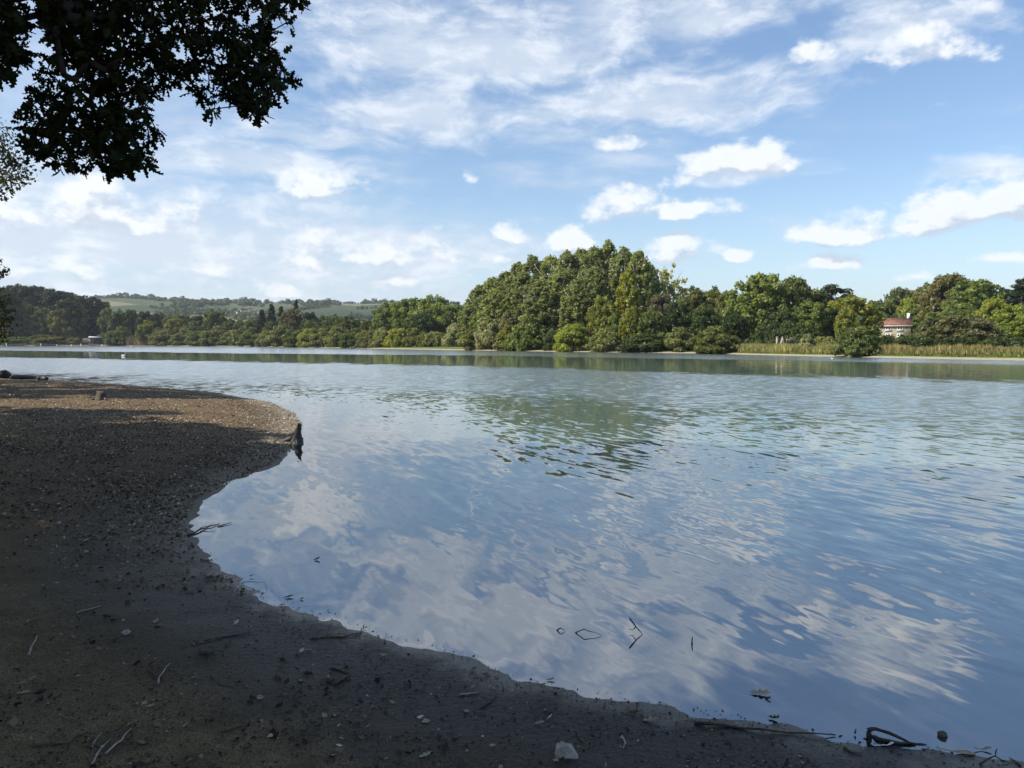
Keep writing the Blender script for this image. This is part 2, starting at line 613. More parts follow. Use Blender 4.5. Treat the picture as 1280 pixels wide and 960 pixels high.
def ground_mat():
    m, g, out = new_mat('lake_bank')
    geo = g.new('ShaderNodeNewGeometry')
    pos = geo.outputs['Position']
    s = g.sep(pos)
    sd = g.attr('shore')
    far = g.ss(g.v('LENGTH', pos, out='Value'), 50, 80)
    n_big = g.noise(pos, .55, 5, .6).outputs['Fac']
    n_mid = g.noise(pos, 3.5, 6, .65).outputs['Fac']
    n_fin = g.noise(pos, 28, 5, .7).outputs['Fac']
    n_grit = g.noise(pos, 120, 3, .6).outputs['Fac']
    # beach: damp silt, wet edge, litter-stained humus on the spit
    silt = g.mix(g.ss(n_mid, .3, .7), (.158, .114, .058), (.295, .218, .115))
    silt = g.mix(g.ss(n_grit, .42, .66), silt, (.06, .046, .032))
    silt = g.mix(g.m('MULTIPLY', g.ss(n_fin, .5, .68), .7), silt, (.055, .042, .03))
    silt = g.mix(g.m('MULTIPLY', g.ss(n_fin, .4, .28), .5), silt, (.3, .25, .18))
    humus = g.mix(g.ss(n_fin, .35, .65), (.08, .052, .029), (.22, .16, .092))
    spit = g.ss(g.m('ADD', s[1], g.m('MULTIPLY', n_big, 4.0)), 6.5, 11.5)
    c = g.mix(spit, silt, humus)
    blot = g.ss(g.m('ADD', g.m('MULTIPLY', n_big, .6), g.m('MULTIPLY', n_mid, .4)), .5, .62)
    c = g.mix(g.m('MULTIPLY', blot, .55), c, (.045, .034, .024))
    wv = g.m('ADD', sd, g.m('MULTIPLY_ADD', n_mid, .5, g.m('MULTIPLY', n_big, .9)))
    wet = g.ss(wv, 2.35, 1.3)
    wet = g.m('MULTIPLY', wet, g.m('SUBTRACT', 1.0, g.m('MULTIPLY', spit, .75)))
    c = g.mix(g.m('MULTIPLY', wet, .93), c, g.mix(n_fin, (.011, .01, .0095), (.033, .03, .027)))
    pale = g.m('MULTIPLY', g.ss(sd, .9, .15), spit)
    c = g.mix(g.m('MULTIPLY', pale, .6), c, (.3, .26, .19))
    # far bank: sand lip, mown grass, fields on the hills
    sand = g.mix(g.ss(n_mid, .3, .7), (.27, .235, .165), (.38, .335, .25))
    gr = g.mix(g.noise(pos, .16, 4, .6).outputs['Fac'], (.075, .105, .022), (.14, .165, .045))
    vo = g.new('ShaderNodeTexVoronoi', feature='F1'); vo.inputs['Scale'].default_value = .0072
    g.put(vo.inputs['Vector'], g.v('MULTIPLY', pos, (1, .55, 0)))
    fs = g.sep(vo.outputs['Color'])
    fld = g.mix(fs[0], (.026, .042, .022), (.075, .096, .042))
    fld = g.mix(g.ss(fs[1], .75, .8), fld, (.16, .15, .075))
    gr = g.mix(g.ss(s[1], 480, 620), gr, fld)
    grass_edge = g.ss(g.m('ADD', sd, g.m('MULTIPLY', n_big, 1.6)), 2.3, 3.2)
    fc = g.mix(grass_edge, sand, gr)
    c = g.mix(far, c, fc)
    c = g.mix(g.ss(sd, .0, -.25), c, (.05, .047, .036))
    film = g.m('MULTIPLY', g.ss(g.m('ADD', sd, g.m('MULTIPLY', g.m('SUBTRACT', n_mid, .5), .7)), .3, .02), g.m('SUBTRACT', 1.0, spit))
    film = g.m('MULTIPLY', film, g.m('SUBTRACT', 1.0, far))
    rough = g.m('SUBTRACT', .93, g.m('MULTIPLY', wet, .42))
    rough = g.m('SUBTRACT', rough, g.m('MULTIPLY', film, .32))
    hgt = g.m('ADD', g.m('MULTIPLY', n_fin, 1.0), g.m('MULTIPLY', n_grit, .35))
    hgt = g.m('ADD', hgt, g.m('MULTIPLY', n_mid, 1.5))
    bn = g.new('ShaderNodeBump')
    bn.inputs['Distance'].default_value = .026
    g.put(bn.inputs['Strength'], g.m('SUBTRACT', 1.0, g.m('MULTIPLY', film, .7)))
    g.put(bn.inputs['Height'], hgt)
    principled(g, out, c, rough, g.m('ADD', g.m('MULTIPLY_ADD', wet, .12, .15), g.m('MULTIPLY', film, .2)), bn.outputs[0])
    return m


def water_mat():
    m, g, out = new_mat('lake_water')
    geo = g.new('ShaderNodeNewGeometry')
    pos = geo.outputs['Position']
    s = g.sep(pos)
    sd = g.attr('shore')
    dist = g.v('LENGTH', pos, out='Value')
    PU, PV = (.91, .42, 0), (-.42, .91, 0)
    u = g.v('DOT_PRODUCT', pos, PU, out='Value')
    v = g.v('DOT_PRODUCT', pos, PV, out='Value')
    wob = g.m('SUBTRACT', g.noise(pos, .22, 2, .5).outputs['Fac'], .5)
    uw = g.m('ADD', u, g.m('MULTIPLY', wob, .8))
    rip = g.noise(g.xyz(g.m('MULTIPLY', uw, 1.0), g.m('MULTIPLY', v, .24), 0), 6.6, 2.0, .5).outputs['Fac']
    rip2 = g.noise(g.xyz(uw, g.m('MULTIPLY', v, .33), 3.1), 15.0, 1.5, .5).outputs['Fac']
    swl = g.noise(g.xyz(uw, g.m('MULTIPLY', v, .3), 7.7), 1.9, 3, .55)
    chop = g.noise(pos, 2.2, 3, .6)
    # wind lanes
    wl = g.noise(g.v('MULTIPLY', pos, (.012, .05, 0)), 1.0, 3, .55).outputs['Fac']
    lane = g.m('ADD', s[1], g.m('MAXIMUM', s[0], g.m('MULTIPLY', s[0], .6)))
    lane = g.m('ADD', lane, g.m('MULTIPLY', g.m('SUBTRACT', wl, .5), 14.0))
    wl2 = g.noise(g.v('MULTIPLY', pos, (.35, .12, 0)), 1.0, 4, .65).outputs['Fac']
    lane = g.m('ADD', lane, g.m('MULTIPLY', g.m('SUBTRACT', wl2, .5), 22.0))
    a_mid = g.m('MULTIPLY', g.ss(lane, 21, 32), g.ss(lane, 64, 56))
    a_far = g.ss(lane, 100, 112)
    a_rough = g.m('MAXIMUM', g.m('ADD', a_mid, a_far), g.m('MULTIPLY', g.ss(s[0], 12, 45), g.m('MULTIPLY', g.ss(lane, 30, 50), .3)))
    patch = g.noise(g.v('MULTIPLY', pos, (.10, .06, 0)), 1.0, 2, .5).outputs['Fac']
    a_rip = g.m('MULTIPLY', g.ss(g.m('ADD', s[1], g.m('ADD', g.m('MULTIPLY', patch, 7.0), g.m('MULTIPLY', s[0], .32))), 6.0, 13.0), g.ss(lane, 62, 50))
    a_near = g.ss(dist, 30, 8)
    k1 = g.m('ADD', g.m('MULTIPLY_ADD', a_rip, .21, .065), g.m('MULTIPLY', a_rough, .1))
    k2 = g.m('ADD', g.m('MULTIPLY_ADD', a_rip, .085, .02), g.m('MULTIPLY', a_rough, .2))
    sl = g.m('ADD', g.m('MULTIPLY', g.m('SUBTRACT', rip, .5), k1), g.m('MULTIPLY', g.m('SUBTRACT', rip2, .5), k2))
    vec = g.v('SCALE', PU)
    n = g.new('ShaderNodeVectorMath', operation='SCALE')
    n.inputs[0].default_value = PU
    g.put(n.inputs['Scale'], sl)
    tilt = n.outputs[0]

    def addv(tilt, colsock, amp):
        a = g.v('SUBTRACT', colsock, (.5, .5, .5))
        nn = g.new('ShaderNodeVectorMath', operation='SCALE')
        g.put(nn.inputs[0], a)
        g.put(nn.inputs['Scale'], amp)
        return g.v('ADD', tilt, nn.outputs[0])
    tilt = addv(tilt, swl.outputs['Color'], g.m('MULTIPLY_ADD', a_near, .055, .016))
    tilt = addv(tilt, chop.outputs['Color'], g.m('MULTIPLY_ADD', a_rough, .4, .02))
    tilt = g.v('MULTIPLY', tilt, (1, 1, 0))
    nrm = g.v('NORMALIZE', g.v('ADD', tilt, (0, 0, 1)))
    fr = g.new('ShaderNodeFresnel'); fr.inputs['IOR'].default_value = 4.2
    g.l.new(g.v('NORMALIZE', g.v('ADD', g.v('MULTIPLY', tilt, (.3, .3, 0)), (0, 0, 1))), fr.inputs['Normal'])
    gl = g.new('ShaderNodeBsdfGlossy')
    g.put(gl.inputs[0], (1, 1, 1))
    g.put(gl.inputs['Roughness'], g.m('MULTIPLY_ADD', a_rough, .16, .015))
    g.l.new(nrm, gl.inputs['Normal'])
    murk = g.new('ShaderNodeBsdfDiffuse')
    g.put(murk.inputs[0], (.09, .13, .118))
    clear = g.new('ShaderNodeBsdfTransparent')
    g.put(clear.inputs[0], (.72, .72, .62))
    dep = g.ss(sd, -.15, -5.0)
    under = g.new('ShaderNodeMixShader')
    g.put(under.inputs[0], g.m('MULTIPLY_ADD', dep, .8, .2))
    g.l.new(clear.outputs[0], under.inputs[1]); g.l.new(murk.outputs[0], under.inputs[2])
    mx = g.new('ShaderNodeMixShader')
    g.l.new(fr.outputs[0], mx.inputs[0])
    g.l.new(under.outputs[0], mx.inputs[1]); g.l.new(gl.outputs[0], mx.inputs[2])
    g.l.new(mx.outputs[0], out.inputs[0])
    return m


M['ground'] = ground_mat()
M['water'] = water_mat()


# ------------------------------------------------------------------ ground and water
def polar(thetas, radii):
    T, Rr = np.meshgrid(thetas, radii, indexing='ij')
    x, y = (Rr * np.sin(T)).ravel(), (Rr * np.cos(T)).ravel()
    nt, nr = len(thetas), len(radii)
    i = np.arange(nt)[:, None]; j = np.arange(nr - 1)[None, :]
    i2 = (i + 1) % nt
    f = np.stack([i * nr + j, i2 * nr + j, i2 * nr + j + 1, i * nr + j + 1], -1).reshape(-1, 4)
    return x, y, f


th = np.concatenate([np.arange(-180, -40, 3.0), np.arange(-40, 40, .22), np.arange(40, 180, 3.0)])
th = np.radians(th)
rad = np.concatenate([[0.0], np.geomspace(.5, 60, 330), np.geomspace(61, 600, 150), np.geomspace(620, 4200, 60)])
x, y, f = polar(th, rad)
sd = shore_sd(x, y)
z = height(x, y, sd)
obj('ground', mesh('ground', np.stack([x, y, z], 1), f, M['ground'], vattr={'shore': sd}, smooth=True), kind='structure')

thw = np.radians(np.concatenate([np.arange(-180, -40, 4.0), np.arange(-40, 40, .5), np.arange(40, 180, 4.0)]))
radw = np.concatenate([[0.0], np.geomspace(.8, 560, 200)])
x, y, f = polar(thw, radw)
sdw = shore_sd(x, y)
keep = (sdw[f] < 1.2 + .03 * np.hypot(x, y)[f]).any(1)
obj('water', mesh('water', np.stack([x, y, 0 * x], 1), f[keep], M['water'], vattr={'shore': sdw}), kind='structure')

# thin air that pales the far hills
hb = MB().box(-4400, 4400, -4400, 4400, -4.0, 160.0)
hm, hg, ho = new_mat('haze_air')
pv = hg.new('ShaderNodeVolumePrincipled')
pv.inputs['Color'].default_value = (.82, .89, 1.0, 1)
pv.inputs['Density'].default_value = .00011
pv.inputs['Anisotropy'].default_value = .2
hg.l.new(pv.outputs[0], ho.inputs['Volume'])
obj('haze', hb.mesh('haze', hm), kind='stuff')


# ------------------------------------------------------------------ tree prototypes
def clump_cards(cen, cr, n, leaf, rg, flat=.25, aspect=1.5, up=None, shell=.55, tall=.85):
    w = cr ** 2 / (cr ** 2).sum()
    k = rg.choice(len(cen), n, p=w)
    d = unit(rg.normal(size=(n, 3)))
    rr = cr[k] * (shell + (1 - shell) * rg.random(n))
    rr *= np.where(rg.random(n) < .13, 1.3, 1.0)
    p = cen[k] + d * rr[:, None] * np.array([1, 1, tall])
    nn = unit(d * .75 + rg.normal(size=(n, 3)) * .55 + np.array([0, 0, flat]))
    s = leaf * (.6 + .8 * rg.random(n))
    upv = None if up is None else unit(rg.normal(size=(n, 3)) * .5 + up)
    v, f = cards(p, nn, s, s * aspect, rg, upv)
    cv = rg.random(len(cen))[k] * .6 + rg.random(n) * .4
    return v, f, cv


def limbs(h, w, zs, rg, r0, n=7, lean=.0):
    b = MB()
    top = np.array([lean * w, 0, h * .82])
    b.tube([(0, 0, -1.0), (0, 0, h * .05), (top[0] * .4, 0, h * .4), top], [r0 * 1.4, r0, r0 * .7, r0 * .15], 7)
    for i in range(n):
        t = rg.uniform(*zs)
        a = rg.uniform(0, 6.28)
        p0 = np.array([top[0] * t * .6, 0, h * t])
        e = p0 + np.array([math.cos(a) * w * .33, math.sin(a) * w * .33, h * rg.uniform(.08, .22)])
        m_ = (p0 + e) / 2 + np.array([0, 0, -h * .015])
        b.tube([p0, m_, e], [r0 * .4, r0 * .26, r0 * .08], 5)
    return b


def proto(kind, seed):
    rg = np.random.default_rng(seed)
    bark = M['bark']
    if kind == 'oak':
        w, h = 12.0, 12.5
        n = 190
        d = unit(rg.normal(size=(n, 3)))
        d[:, 2] = np.where(d[:, 2] < -.85, -d[:, 2], d[:, 2])
        q = rg.uniform(.55, 1.06, n)
        lob = 1 + .2 * np.sin(3 * np.arctan2(d[:, 1], d[:, 0]) + rg.uniform(0, 6)) * (1 - d[:, 2] ** 2)
        cen = d * q[:, None] * lob[:, None] * np.array([4.7, 4.7, 5.3]) + np.array([0, 0, 6.1])
        cr = rg.uniform(.45, 1.15, n)
        v, f, c = clump_cards(cen, cr, 13000, .36, rg)
        b = limbs(h, w, (.25, .7), rg, .34)
    elif kind == 'poplar':
        w, h = 9.5, 26.0
        n = 420
        t = rg.uniform(.04, 1, n) ** .85
        prof = np.interp(t, [0, .12, .45, .75, .92, 1], [.55, .85, 1, .84, .46, .1])
        a = rg.uniform(0, 6.28, n)
        rr = prof * 3.9 * np.sqrt(rg.uniform(.15, 1, n))
        cen = np.stack([rr * np.cos(a), rr * np.sin(a), t * 25.0], 1)
        cr = rg.uniform(.3, .85, n) * (1.05 - .3 * t)
        v, f, c = clump_cards(cen, cr, 17000, .37, rg, flat=0.0, shell=.2, tall=1.9)
        b = limbs(h, w, (.15, .7), rg, .3, 16)
        bark = M['pale_bark']
    elif kind == 'pine':
        w, h = 9.0, 22.0
        n = 52
        t = rg.uniform(.42, 1, n)
        a = rg.uniform(0, 6.28, n)
        rr = np.interp(t, [.42, .6, .85, 1], [.55, 1, .85, .25]) * 3.6 * np.sqrt(rg.uniform(.1, 1, n))
        cen = np.stack([rr * np.cos(a), rr * np.sin(a), t * 21.3], 1)
        cr = rg.uniform(.8, 1.5, n)
        v, f, c = clump_cards(cen, cr, 6000, .42, rg, flat=.5)
        v[:, 2] = v[:, 2]
        b = limbs(h, w, (.45, .72), rg, .3, 14)
    elif kind == 'willow':
        w, h = 6.5, 5.2
        n = 70
        d = unit(rg.normal(size=(n, 3)))
        d[:, 2] = np.abs(d[:, 2])
        q = rg.uniform(.55, 1.0, n)
        cen = d * q[:, None] * np.array([2.55, 2.55, 4.2]) + np.array([0, 0, .35])
        cr = rg.uniform(.45, .95, n)
        v, f, c = clump_cards(cen, cr, 8000, .2, rg, flat=.1, aspect=2.4, up=np.array([0, 0, 1.0]))
        b = limbs(h, w, (.03, .3), rg, .1, 9)
    elif kind == 'conifer':
        w, h = 5.5, 15.0
        n = 210
        t = rg.uniform(0, 1, n)
        a = rg.uniform(0, 6.28, n)
        rr = (1 - t) * 2.2 * np.sqrt(rg.uniform(.3, 1, n)) + .1
        cen = np.stack([rr * np.cos(a), rr * np.sin(a), .7 + t * 13.6], 1)
        cr = rg.uniform(.35, .7, n) * (1.15 - .6 * t)
        v, f, c = clump_cards(cen, cr, 6000, .36, rg, flat=.2)
        b = limbs(h, w, (.1, .4), rg, .16, 8)
    elif kind == 'birch':
        w, h = 9.0, 18.0
        n = 60
        t = rg.uniform(.25, 1, n)
        a = rg.uniform(0, 6.28, n)
        rr = np.interp(t, [.25, .55, .85, 1], [.5, 1, .8, .3]) * 3.8 * np.sqrt(rg.uniform(.2, 1, n))
        cen = np.stack([rr * np.cos(a), rr * np.sin(a), t * 17.3], 1)
        cr = rg.uniform(.55, 1.05, n)
        v, f, c = clump_cards(cen, cr, 2900, .36, rg, flat=.1, shell=.15)
        b = limbs(h, w, (.25, .74), rg, .2, 18)
        bark = M['pale_bark']
    elif kind == 'hedge':
        w, h = 10.0, 3.0
        n = 90
        cen = np.stack([rg.uniform(-4.6, 4.6, n), rg.uniform(-.9, .9, n), rg.uniform(.2, 2.35, n)], 1)
        cr = rg.uniform(.4, .75, n)
        v, f, c = clump_cards(cen, cr, 6500, .24, rg)
        b = MB()
        for i in range(8):
            x0 = -4.3 + i * 1.2
            b.tube([(x0, 0, -.4), (x0 + .1, .1, 1.2), (x0 + rg.uniform(-.3, .3), 0, 2.2)], [.07, .05, .02], 5)
    # exact size of the crown, so that trees meet their outlines
    ext = (np.percentile(v[:, 0], 99.3) - np.percentile(v[:, 0], .7) + np.percentile(v[:, 1], 99.3) - np.percentile(v[:, 1], .7)) / 2
    if kind == 'hedge':
        ext = 10.0
    top = np.percentile(v[:, 2], 99.7)
    cm = mesh(kind + '_crown', v, f, M['foliage'], fattr={'var': c})
    tm = b.mesh(kind + '_trunk', bark, True)
    return cm, tm, ext, top


KINDS = {'oak': 4, 'poplar': 3, 'pine': 3, 'willow': 4, 'conifer': 2, 'birch': 1, 'hedge': 2}
PROTO = {k: [proto(k, 100 * i + len(k)) for i in range(1, n + 1)] for k, n in KINDS.items()}
NAME = {'oak': 'broadleaf_tree', 'poplar': 'poplar_tree', 'pine': 'pine_tree', 'willow': 'willow_bush', 'conifer': 'conifer_tree',
        'birch': 'birch_tree', 'hedge': 'hedge'}
CAT = {'willow': 'bush', 'hedge': 'hedge'}
count = {}


ORD = ('first second third fourth fifth sixth seventh eighth ninth tenth eleventh twelfth thirteenth fourteenth fifteenth sixteenth').split()


def ordinals(rows, pattern):
    """label of each row by its place from the left"""
    order = sorted(range(len(rows)), key=lambda i: rows[i][0])
    return {i: pattern % ORD[k] for k, i in enumerate(order)}


def plant(kind, px, ytop, wpx, Y, col, label, group=None, depth=None):
    p = at(px, 428, Y)
    zb = max(hz(p[0], Y), .02) - .05
    ht = at(px, ytop, Y)[2] - zb
    wd = wpx / F * Y
    i = count.get(kind, 0)
    count[kind] = i + 1
    cm, tm, ew, eh = PROTO[kind][i % len(PROTO[kind])]
    sx = wd / ew
    rz = random.uniform(0, 6.28) if kind != 'hedge' else random.choice((0, math.pi))
    sy = sx if kind != 'hedge' else ht / eh
    e = empty(NAME[kind], (p[0], Y, zb), label, CAT.get(kind, 'tree'), group, rz, (sx, sy, ht / eh))
    c = obj('crown', cm, e)
    j = random.uniform(.88, 1.12)
    if px < 475 and Y > 240:      # far left wood: crowns darkened, its partial cloud shade put into the colour
        j *= .7
    c.color = (col[0] * j, col[1] * j, col[2] * j, 1)
    obj('trunk', tm, e)
    return e


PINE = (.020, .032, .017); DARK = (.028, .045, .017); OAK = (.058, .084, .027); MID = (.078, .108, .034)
WIL = (.085, .105, .045); SILV = (.115, .135, .08); YEL = (.09, .11, .026); LIME = (.098, .128, .027)
POP = (.09, .116, .056); POPL = (.104, .132, .06); PALE = (.15, .165, .07); BRN = (.074, .077, .052); OLIVE = (.07, .085, .028)

# --- left: pine wood on the rise, far side of the lake
gp = 'dark pines in the wood on the far left shore'
lp = 'dark pine in the tall wood above the far left shore'
for i, (px, yt, w) in enumerate([(-22, 360, 34), (-2, 358, 32), (12, 357, 30), (27, 356, 32), (41, 358, 30), (54, 359, 30), (67, 362, 28), (80, 364, 28), (93, 366, 28),
                                 (106, 370, 28), (117, 371, 26), (126, 374, 24), (5, 364, 34), (34, 366, 36), (60, 370, 34), (86, 374, 34), (110, 380, 30)]):
    plant('pine', px, yt, w, 452 + (i % 3) * 14 - (16 if i > 11 else 0), PINE, lp, gp)
gd = 'dim understorey trees below the pines'
for px, yt, w in [(-12, 384, 34), (18, 388, 36), (43, 392, 34), (72, 392, 36), (104, 392, 34), (122, 396, 30), (138, 398, 30)]:
    plant('oak', px, yt, w, 448, DARK, 'dim broadleaf tree filling the shade under the dark pines', gd)
plant('oak', 30, 379, 34, 440, OLIVE, 'dull olive broadleaf tree, leftmost in front of the pine wood', 'x' and None)
plant('oak', 55, 386, 26, 440, OAK, 'small mid green tree left of the pale domed tree by the pines')
plant('oak', 88, 379, 40, 438, (.1, .115, .035), 'pale green dome-shaped tree standing out in front of dark pines')
plant('oak', 137, 386, 24, 440, WIL, 'grey green rounded tree at the right foot of the pine wood')
plant('willow', 60, 419, 60, 433, OLIVE, 'low olive scrub left of the grey lakeside hut')
plant('willow', 22, 421, 50, 433, OAK, 'low dark scrub behind the left end of the jetty')
plant('willow', 95, 419, 26, 434, WIL, 'low scrub beside the pale paling fence')
plant('willow', 131, 418, 18, 434, OLIVE, 'small olive bush just right of the grey lakeside hut')
# --- low wood between pines and conifers
gl = 'mixed trees in the low wood behind the left shore'
ll = 'dark green tree in the low wood behind left shore willows'
rows = [(150, 384, 26), (166, 384, 26), (182, 386, 26), (198, 388, 26), (214, 390, 26), (230, 391, 28), (248, 391, 26), (284, 395, 26),
                  (300, 397, 28), (316, 396, 26), (330, 394, 24), (405, 391, 24), (420, 390, 26), (436, 392, 24), (452, 396, 24), (466, 396, 24)]
labs = ordinals(rows, '%s dark tree from the left in the low wood behind left shore willows')
for i, (px, yt, w) in enumerate(rows):
    plant('oak', px, yt + 4, w, 430 - max(px - 300, 0) * .75, DARK if (px // 7) % 3 else OAK, labs[i], gl)
plant('oak', 268, 388, 30, 425, OAK, 'broad dark tree rising above the low wood below the hill houses')
plant('conifer', 340, 381, 20, 350, PINE, 'dark conifer left of the tall spire conifer', None)
plant('conifer', 352, 384, 20, 345, PINE, 'short dark conifer filling between two taller conifers', None)
plant('conifer', 328, 388, 20, 352, PINE, 'leftmost and lowest of the dark conifers in the low wood', None)
plant('conifer', 371, 376, 16, 352, (.026, .038, .018), 'tall narrow spire conifer standing against the distant hill')
plant('oak', 366, 387, 30, 338, BRN, 'brownish tree just below the tall spire conifer')
plant('oak', 388, 391, 26, 335, DARK, 'dark round tree right of the brownish tree', None)
# --- willows along the left and centre-left shore
gw = 'willow bushes lining the far left shore'
lw = 'rounded grey green willow bush lining the far left shore'
rows = [(150, 409, 30), (205, 413, 34), (232, 411, 34), (252, 414, 34), (272, 408, 36), (296, 413, 36), (316, 410, 34), (336, 413, 30), (352, 408, 36),
                                 (372, 412, 34), (404, 411, 34), (424, 408, 34), (444, 411, 34), (462, 413, 30), (478, 410, 30)]
labs = ordinals(rows, '%s round willow bush from the left along the far left shore')
for i, (px, yt, w) in enumerate(rows):
    plant('willow', px, yt, w, shore_Y(px) + 5 + (i % 3) * 4, WIL if i % 3 else OAK, labs[i], gw)
gw2 = 'taller sallows behind the shore willows'
rows = [(162, 402, 34), (240, 402, 36), (290, 403, 34), (312, 402, 34), (392, 402, 34), (412, 402, 32), (432, 400, 32), (456, 402, 30), (472, 404, 28), (340, 403, 30)]
labs = ordinals(rows, '%s taller sallow from the left, behind the far left shore willows')
for i, (px, yt, w) in enumerate(rows):
    plant('willow', px, yt, w, shore_Y(px) + 26, (.05, .07, .025), labs[i], gw2)
plant('oak', 185, 401, 26, 412, YEL, 'yellowish topped round tree among left shore willows')
plant('oak', 221, 397, 24, 414, (.105, .115, .028), 'small yellow tree poking above the left shore willows')
plant('willow', 389, 411, 30, 292, (.105, .135, .035), 'yellow olive willow bush in middle of the far shore')
plant('willow', 318, 420, 12, 366, SILV, 'tiny silver willow at the water edge below the conifers')
# --- big round trees left of the poplars
plant('oak', 492, 379, 48, 268, MID, 'leftmost of the big round green trees beside the poplar grove')
plant('oak', 517, 374, 46, 262, (.062, .09, .024), 'second big round green tree left of the poplar grove')
plant('oak', 546, 371, 54, 255, MID, 'largest round green tree left of the poplar grove')
plant('oak', 570, 380, 34, 250, OAK, 'dark round tree squeezed against left side of the poplar grove')
plant('oak', 530, 392, 40, 244, DARK, 'lower dark tree in front of the big round green trees')
plant('willow', 497, 411, 32, 236, (.095, .115, .024), 'yellowish bush at the water below the round green trees')
plant('willow', 521, 411, 30, 232, OLIVE, 'olive willow bush between yellowish bush and silver willow')
plant('willow', 544, 415, 30, 228, WIL, 'low green bush at water edge just left of silver willow')
plant('willow', 568, 405, 28, 224, SILV, 'silver grey willow dome at left foot of the poplar grove')
plant('willow', 478, 413, 26, 246, OAK, 'dark green bush at water edge left of yellowish bush')
# --- poplar grove
gpo = 'tall poplars of the grove across the lake'
lpo = 'tall grey green poplar in the dense grove across the lake'
rows = [(586, 382, 26, 6), (599, 358, 34, 12), (615, 348, 38, 16), (632, 341, 40, 18), (648, 330, 42, 20), (666, 321, 42, 22), (688, 321, 44, 24),
                                     (708, 316, 44, 24), (726, 313, 42, 28), (742, 310, 42, 22), (760, 303, 40, 26), (780, 311, 42, 24), (797, 315, 38, 22),
                                     (655, 342, 44, 10), (700, 336, 46, 12), (742, 336, 42, 12), (620, 362, 40, 6), (676, 352, 44, 6), (722, 350, 40, 8)]
labs = ordinals(rows[:13], '%s tall poplar from the left along the skyline of the grove')
fl = ordinals(rows[13:], '%s lower poplar from the left in the front of the grove')
labs.update({13 + k: v for k, v in fl.items()})
for i, (px, yt, w, dy) in enumerate(rows):
    plant('poplar', px, yt, w * 1.07, shore_Y(px) + dy + 4, POP if i % 2 else POPL, labs[i], gpo)
plant('poplar', 810, 330, 34, 172, POP, 'shorter green poplar at right edge of the poplar grove')
plant('birch', 838, 331, 36, 176, PALE, 'pale thin-leaved tree standing at right end of the poplar grove')
plant('birch', 824, 337, 30, 178, POPL, 'sparse see-through green tree just left of pale thin-leaved tree')
plant('poplar', 784, 337, 32, 158, (.11, .13, .026), 'yellow green poplar in front of the grove, right of centre')
plant('oak', 752, 371, 32, 156, YEL, 'yellow leaved tree halfway up the front of poplar grove')
plant('poplar', 787, 386, 26, 150, (.125, .145, .035), 'short pale yellow columnar tree above the sand, right part of grove')
plant('oak', 640, 389, 34, 178, (.08, .085, .05), 'greyish brown tree low in the left half of poplar grove')
plant('oak', 690, 386, 40, 170, OAK, 'dark green tree low in the middle of poplar grove')
plant('oak', 722, 388, 34, 165, DARK, 'dark tree in the gap behind the bright lime bush')
plant('oak', 668, 396, 34, 172, MID, 'mid green tree low behind the shore bushes of the grove')
plant('oak', 766, 394, 30, 154, OAK, 'dull green tree behind the bush right of lime bush')
plant('oak', 812, 388, 34, 150, OAK, 'green tree between pale columnar tree and the brown-grey tree')
plant('oak', 605, 388, 32, 185, MID, 'light green tree at left end of grove behind shore bushes')
# shore bushes below the grove
plant('willow', 590, 413, 30, shore_Y(590) + 3, OLIVE, 'olive bush at water edge under the left end of poplar grove')
plant('willow', 614, 398, 38, shore_Y(614) + 6, SILV, 'tall greyish willow bush under left part of poplar grove')
plant('willow', 634, 407, 30, shore_Y(634) + 3, (.085, .1, .022), 'yellow green bush right of the tall greyish willow')
plant('willow', 656, 405, 46, shore_Y(656) + 4, OAK, 'wide dark green bush overhanging the water below grove')
plant('willow', 690, 414, 20, shore_Y(690) + 4, DARK, 'small dark bush just left of the bright lime bush')
plant('willow', 717, 406, 42, shore_Y(717) + 3, LIME, 'bright lime green bush at the water in front of poplar grove')
plant('willow', 757, 411, 44, shore_Y(757) + 3, WIL, 'round grey green bush just right of bright lime bush')
plant('willow', 806, 417, 62, shore_Y(806) + 4, DARK, 'wide low dark bush above the sand strip')
plant('willow', 850, 410, 36, shore_Y(850) + 4, WIL, 'round green bush right of the wide low dark bush')
plant('willow', 830, 416, 24, shore_Y(830) + 8, OAK, 'small dark bush between low dark bush and round green bush')
plant('willow', 893, 409, 60, shore_Y(893) + 2, (.062, .078, .03), 'large dark olive dome bush standing alone on the sandy shore')
plant('willow', 776, 419, 26, shore_Y(776) + 8, OAK, 'low bush filling in behind the sand below pale columnar tree')
# --- right wood
plant('oak', 826, 369, 44, 158, BRN, 'grey brown bare-looking tree between grove and right wood')
plant('oak', 866, 360, 44, 165, (.055, .07, .03), 'dull green tree beside the grey brown tree')
plant('oak', 889, 361, 44, 168, OLIVE, 'yellow olive tree left of the big broad tree')
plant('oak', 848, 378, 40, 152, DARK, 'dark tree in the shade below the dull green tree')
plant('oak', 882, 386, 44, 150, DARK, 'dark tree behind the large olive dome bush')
plant('oak', 912, 366, 40, 160, OLIVE, 'olive green tree shoulder to the left of big broad tree')
plant('oak', 916, 392, 34, 146, DARK, 'dark low tree left under the big broad tree')
plant('oak', 950, 344, 74, 152, MID, 'big broad green tree, tallest of the wood right of the grove')
plant('oak', 992, 348, 52, 156, (.055, .075, .025), 'tall rounded tree just right of the big broad tree')
plant('oak', 978, 388, 44, 142, DARK, 'dark tree behind the pale posts in the clearing')
plant('oak', 1012, 376, 44, 146, OAK, 'green tree with open limbs right of the pale posts')
plant('oak', 1020, 362, 40, 158, DARK, 'dark green tree behind the open-limbed tree')
plant('pine', 1043, 356, 40, 170, PINE, 'very dark evergreen topping the skyline left of the cottage')
plant('oak', 1040, 386, 40, 148, DARK, 'dark tree below the skyline evergreen')
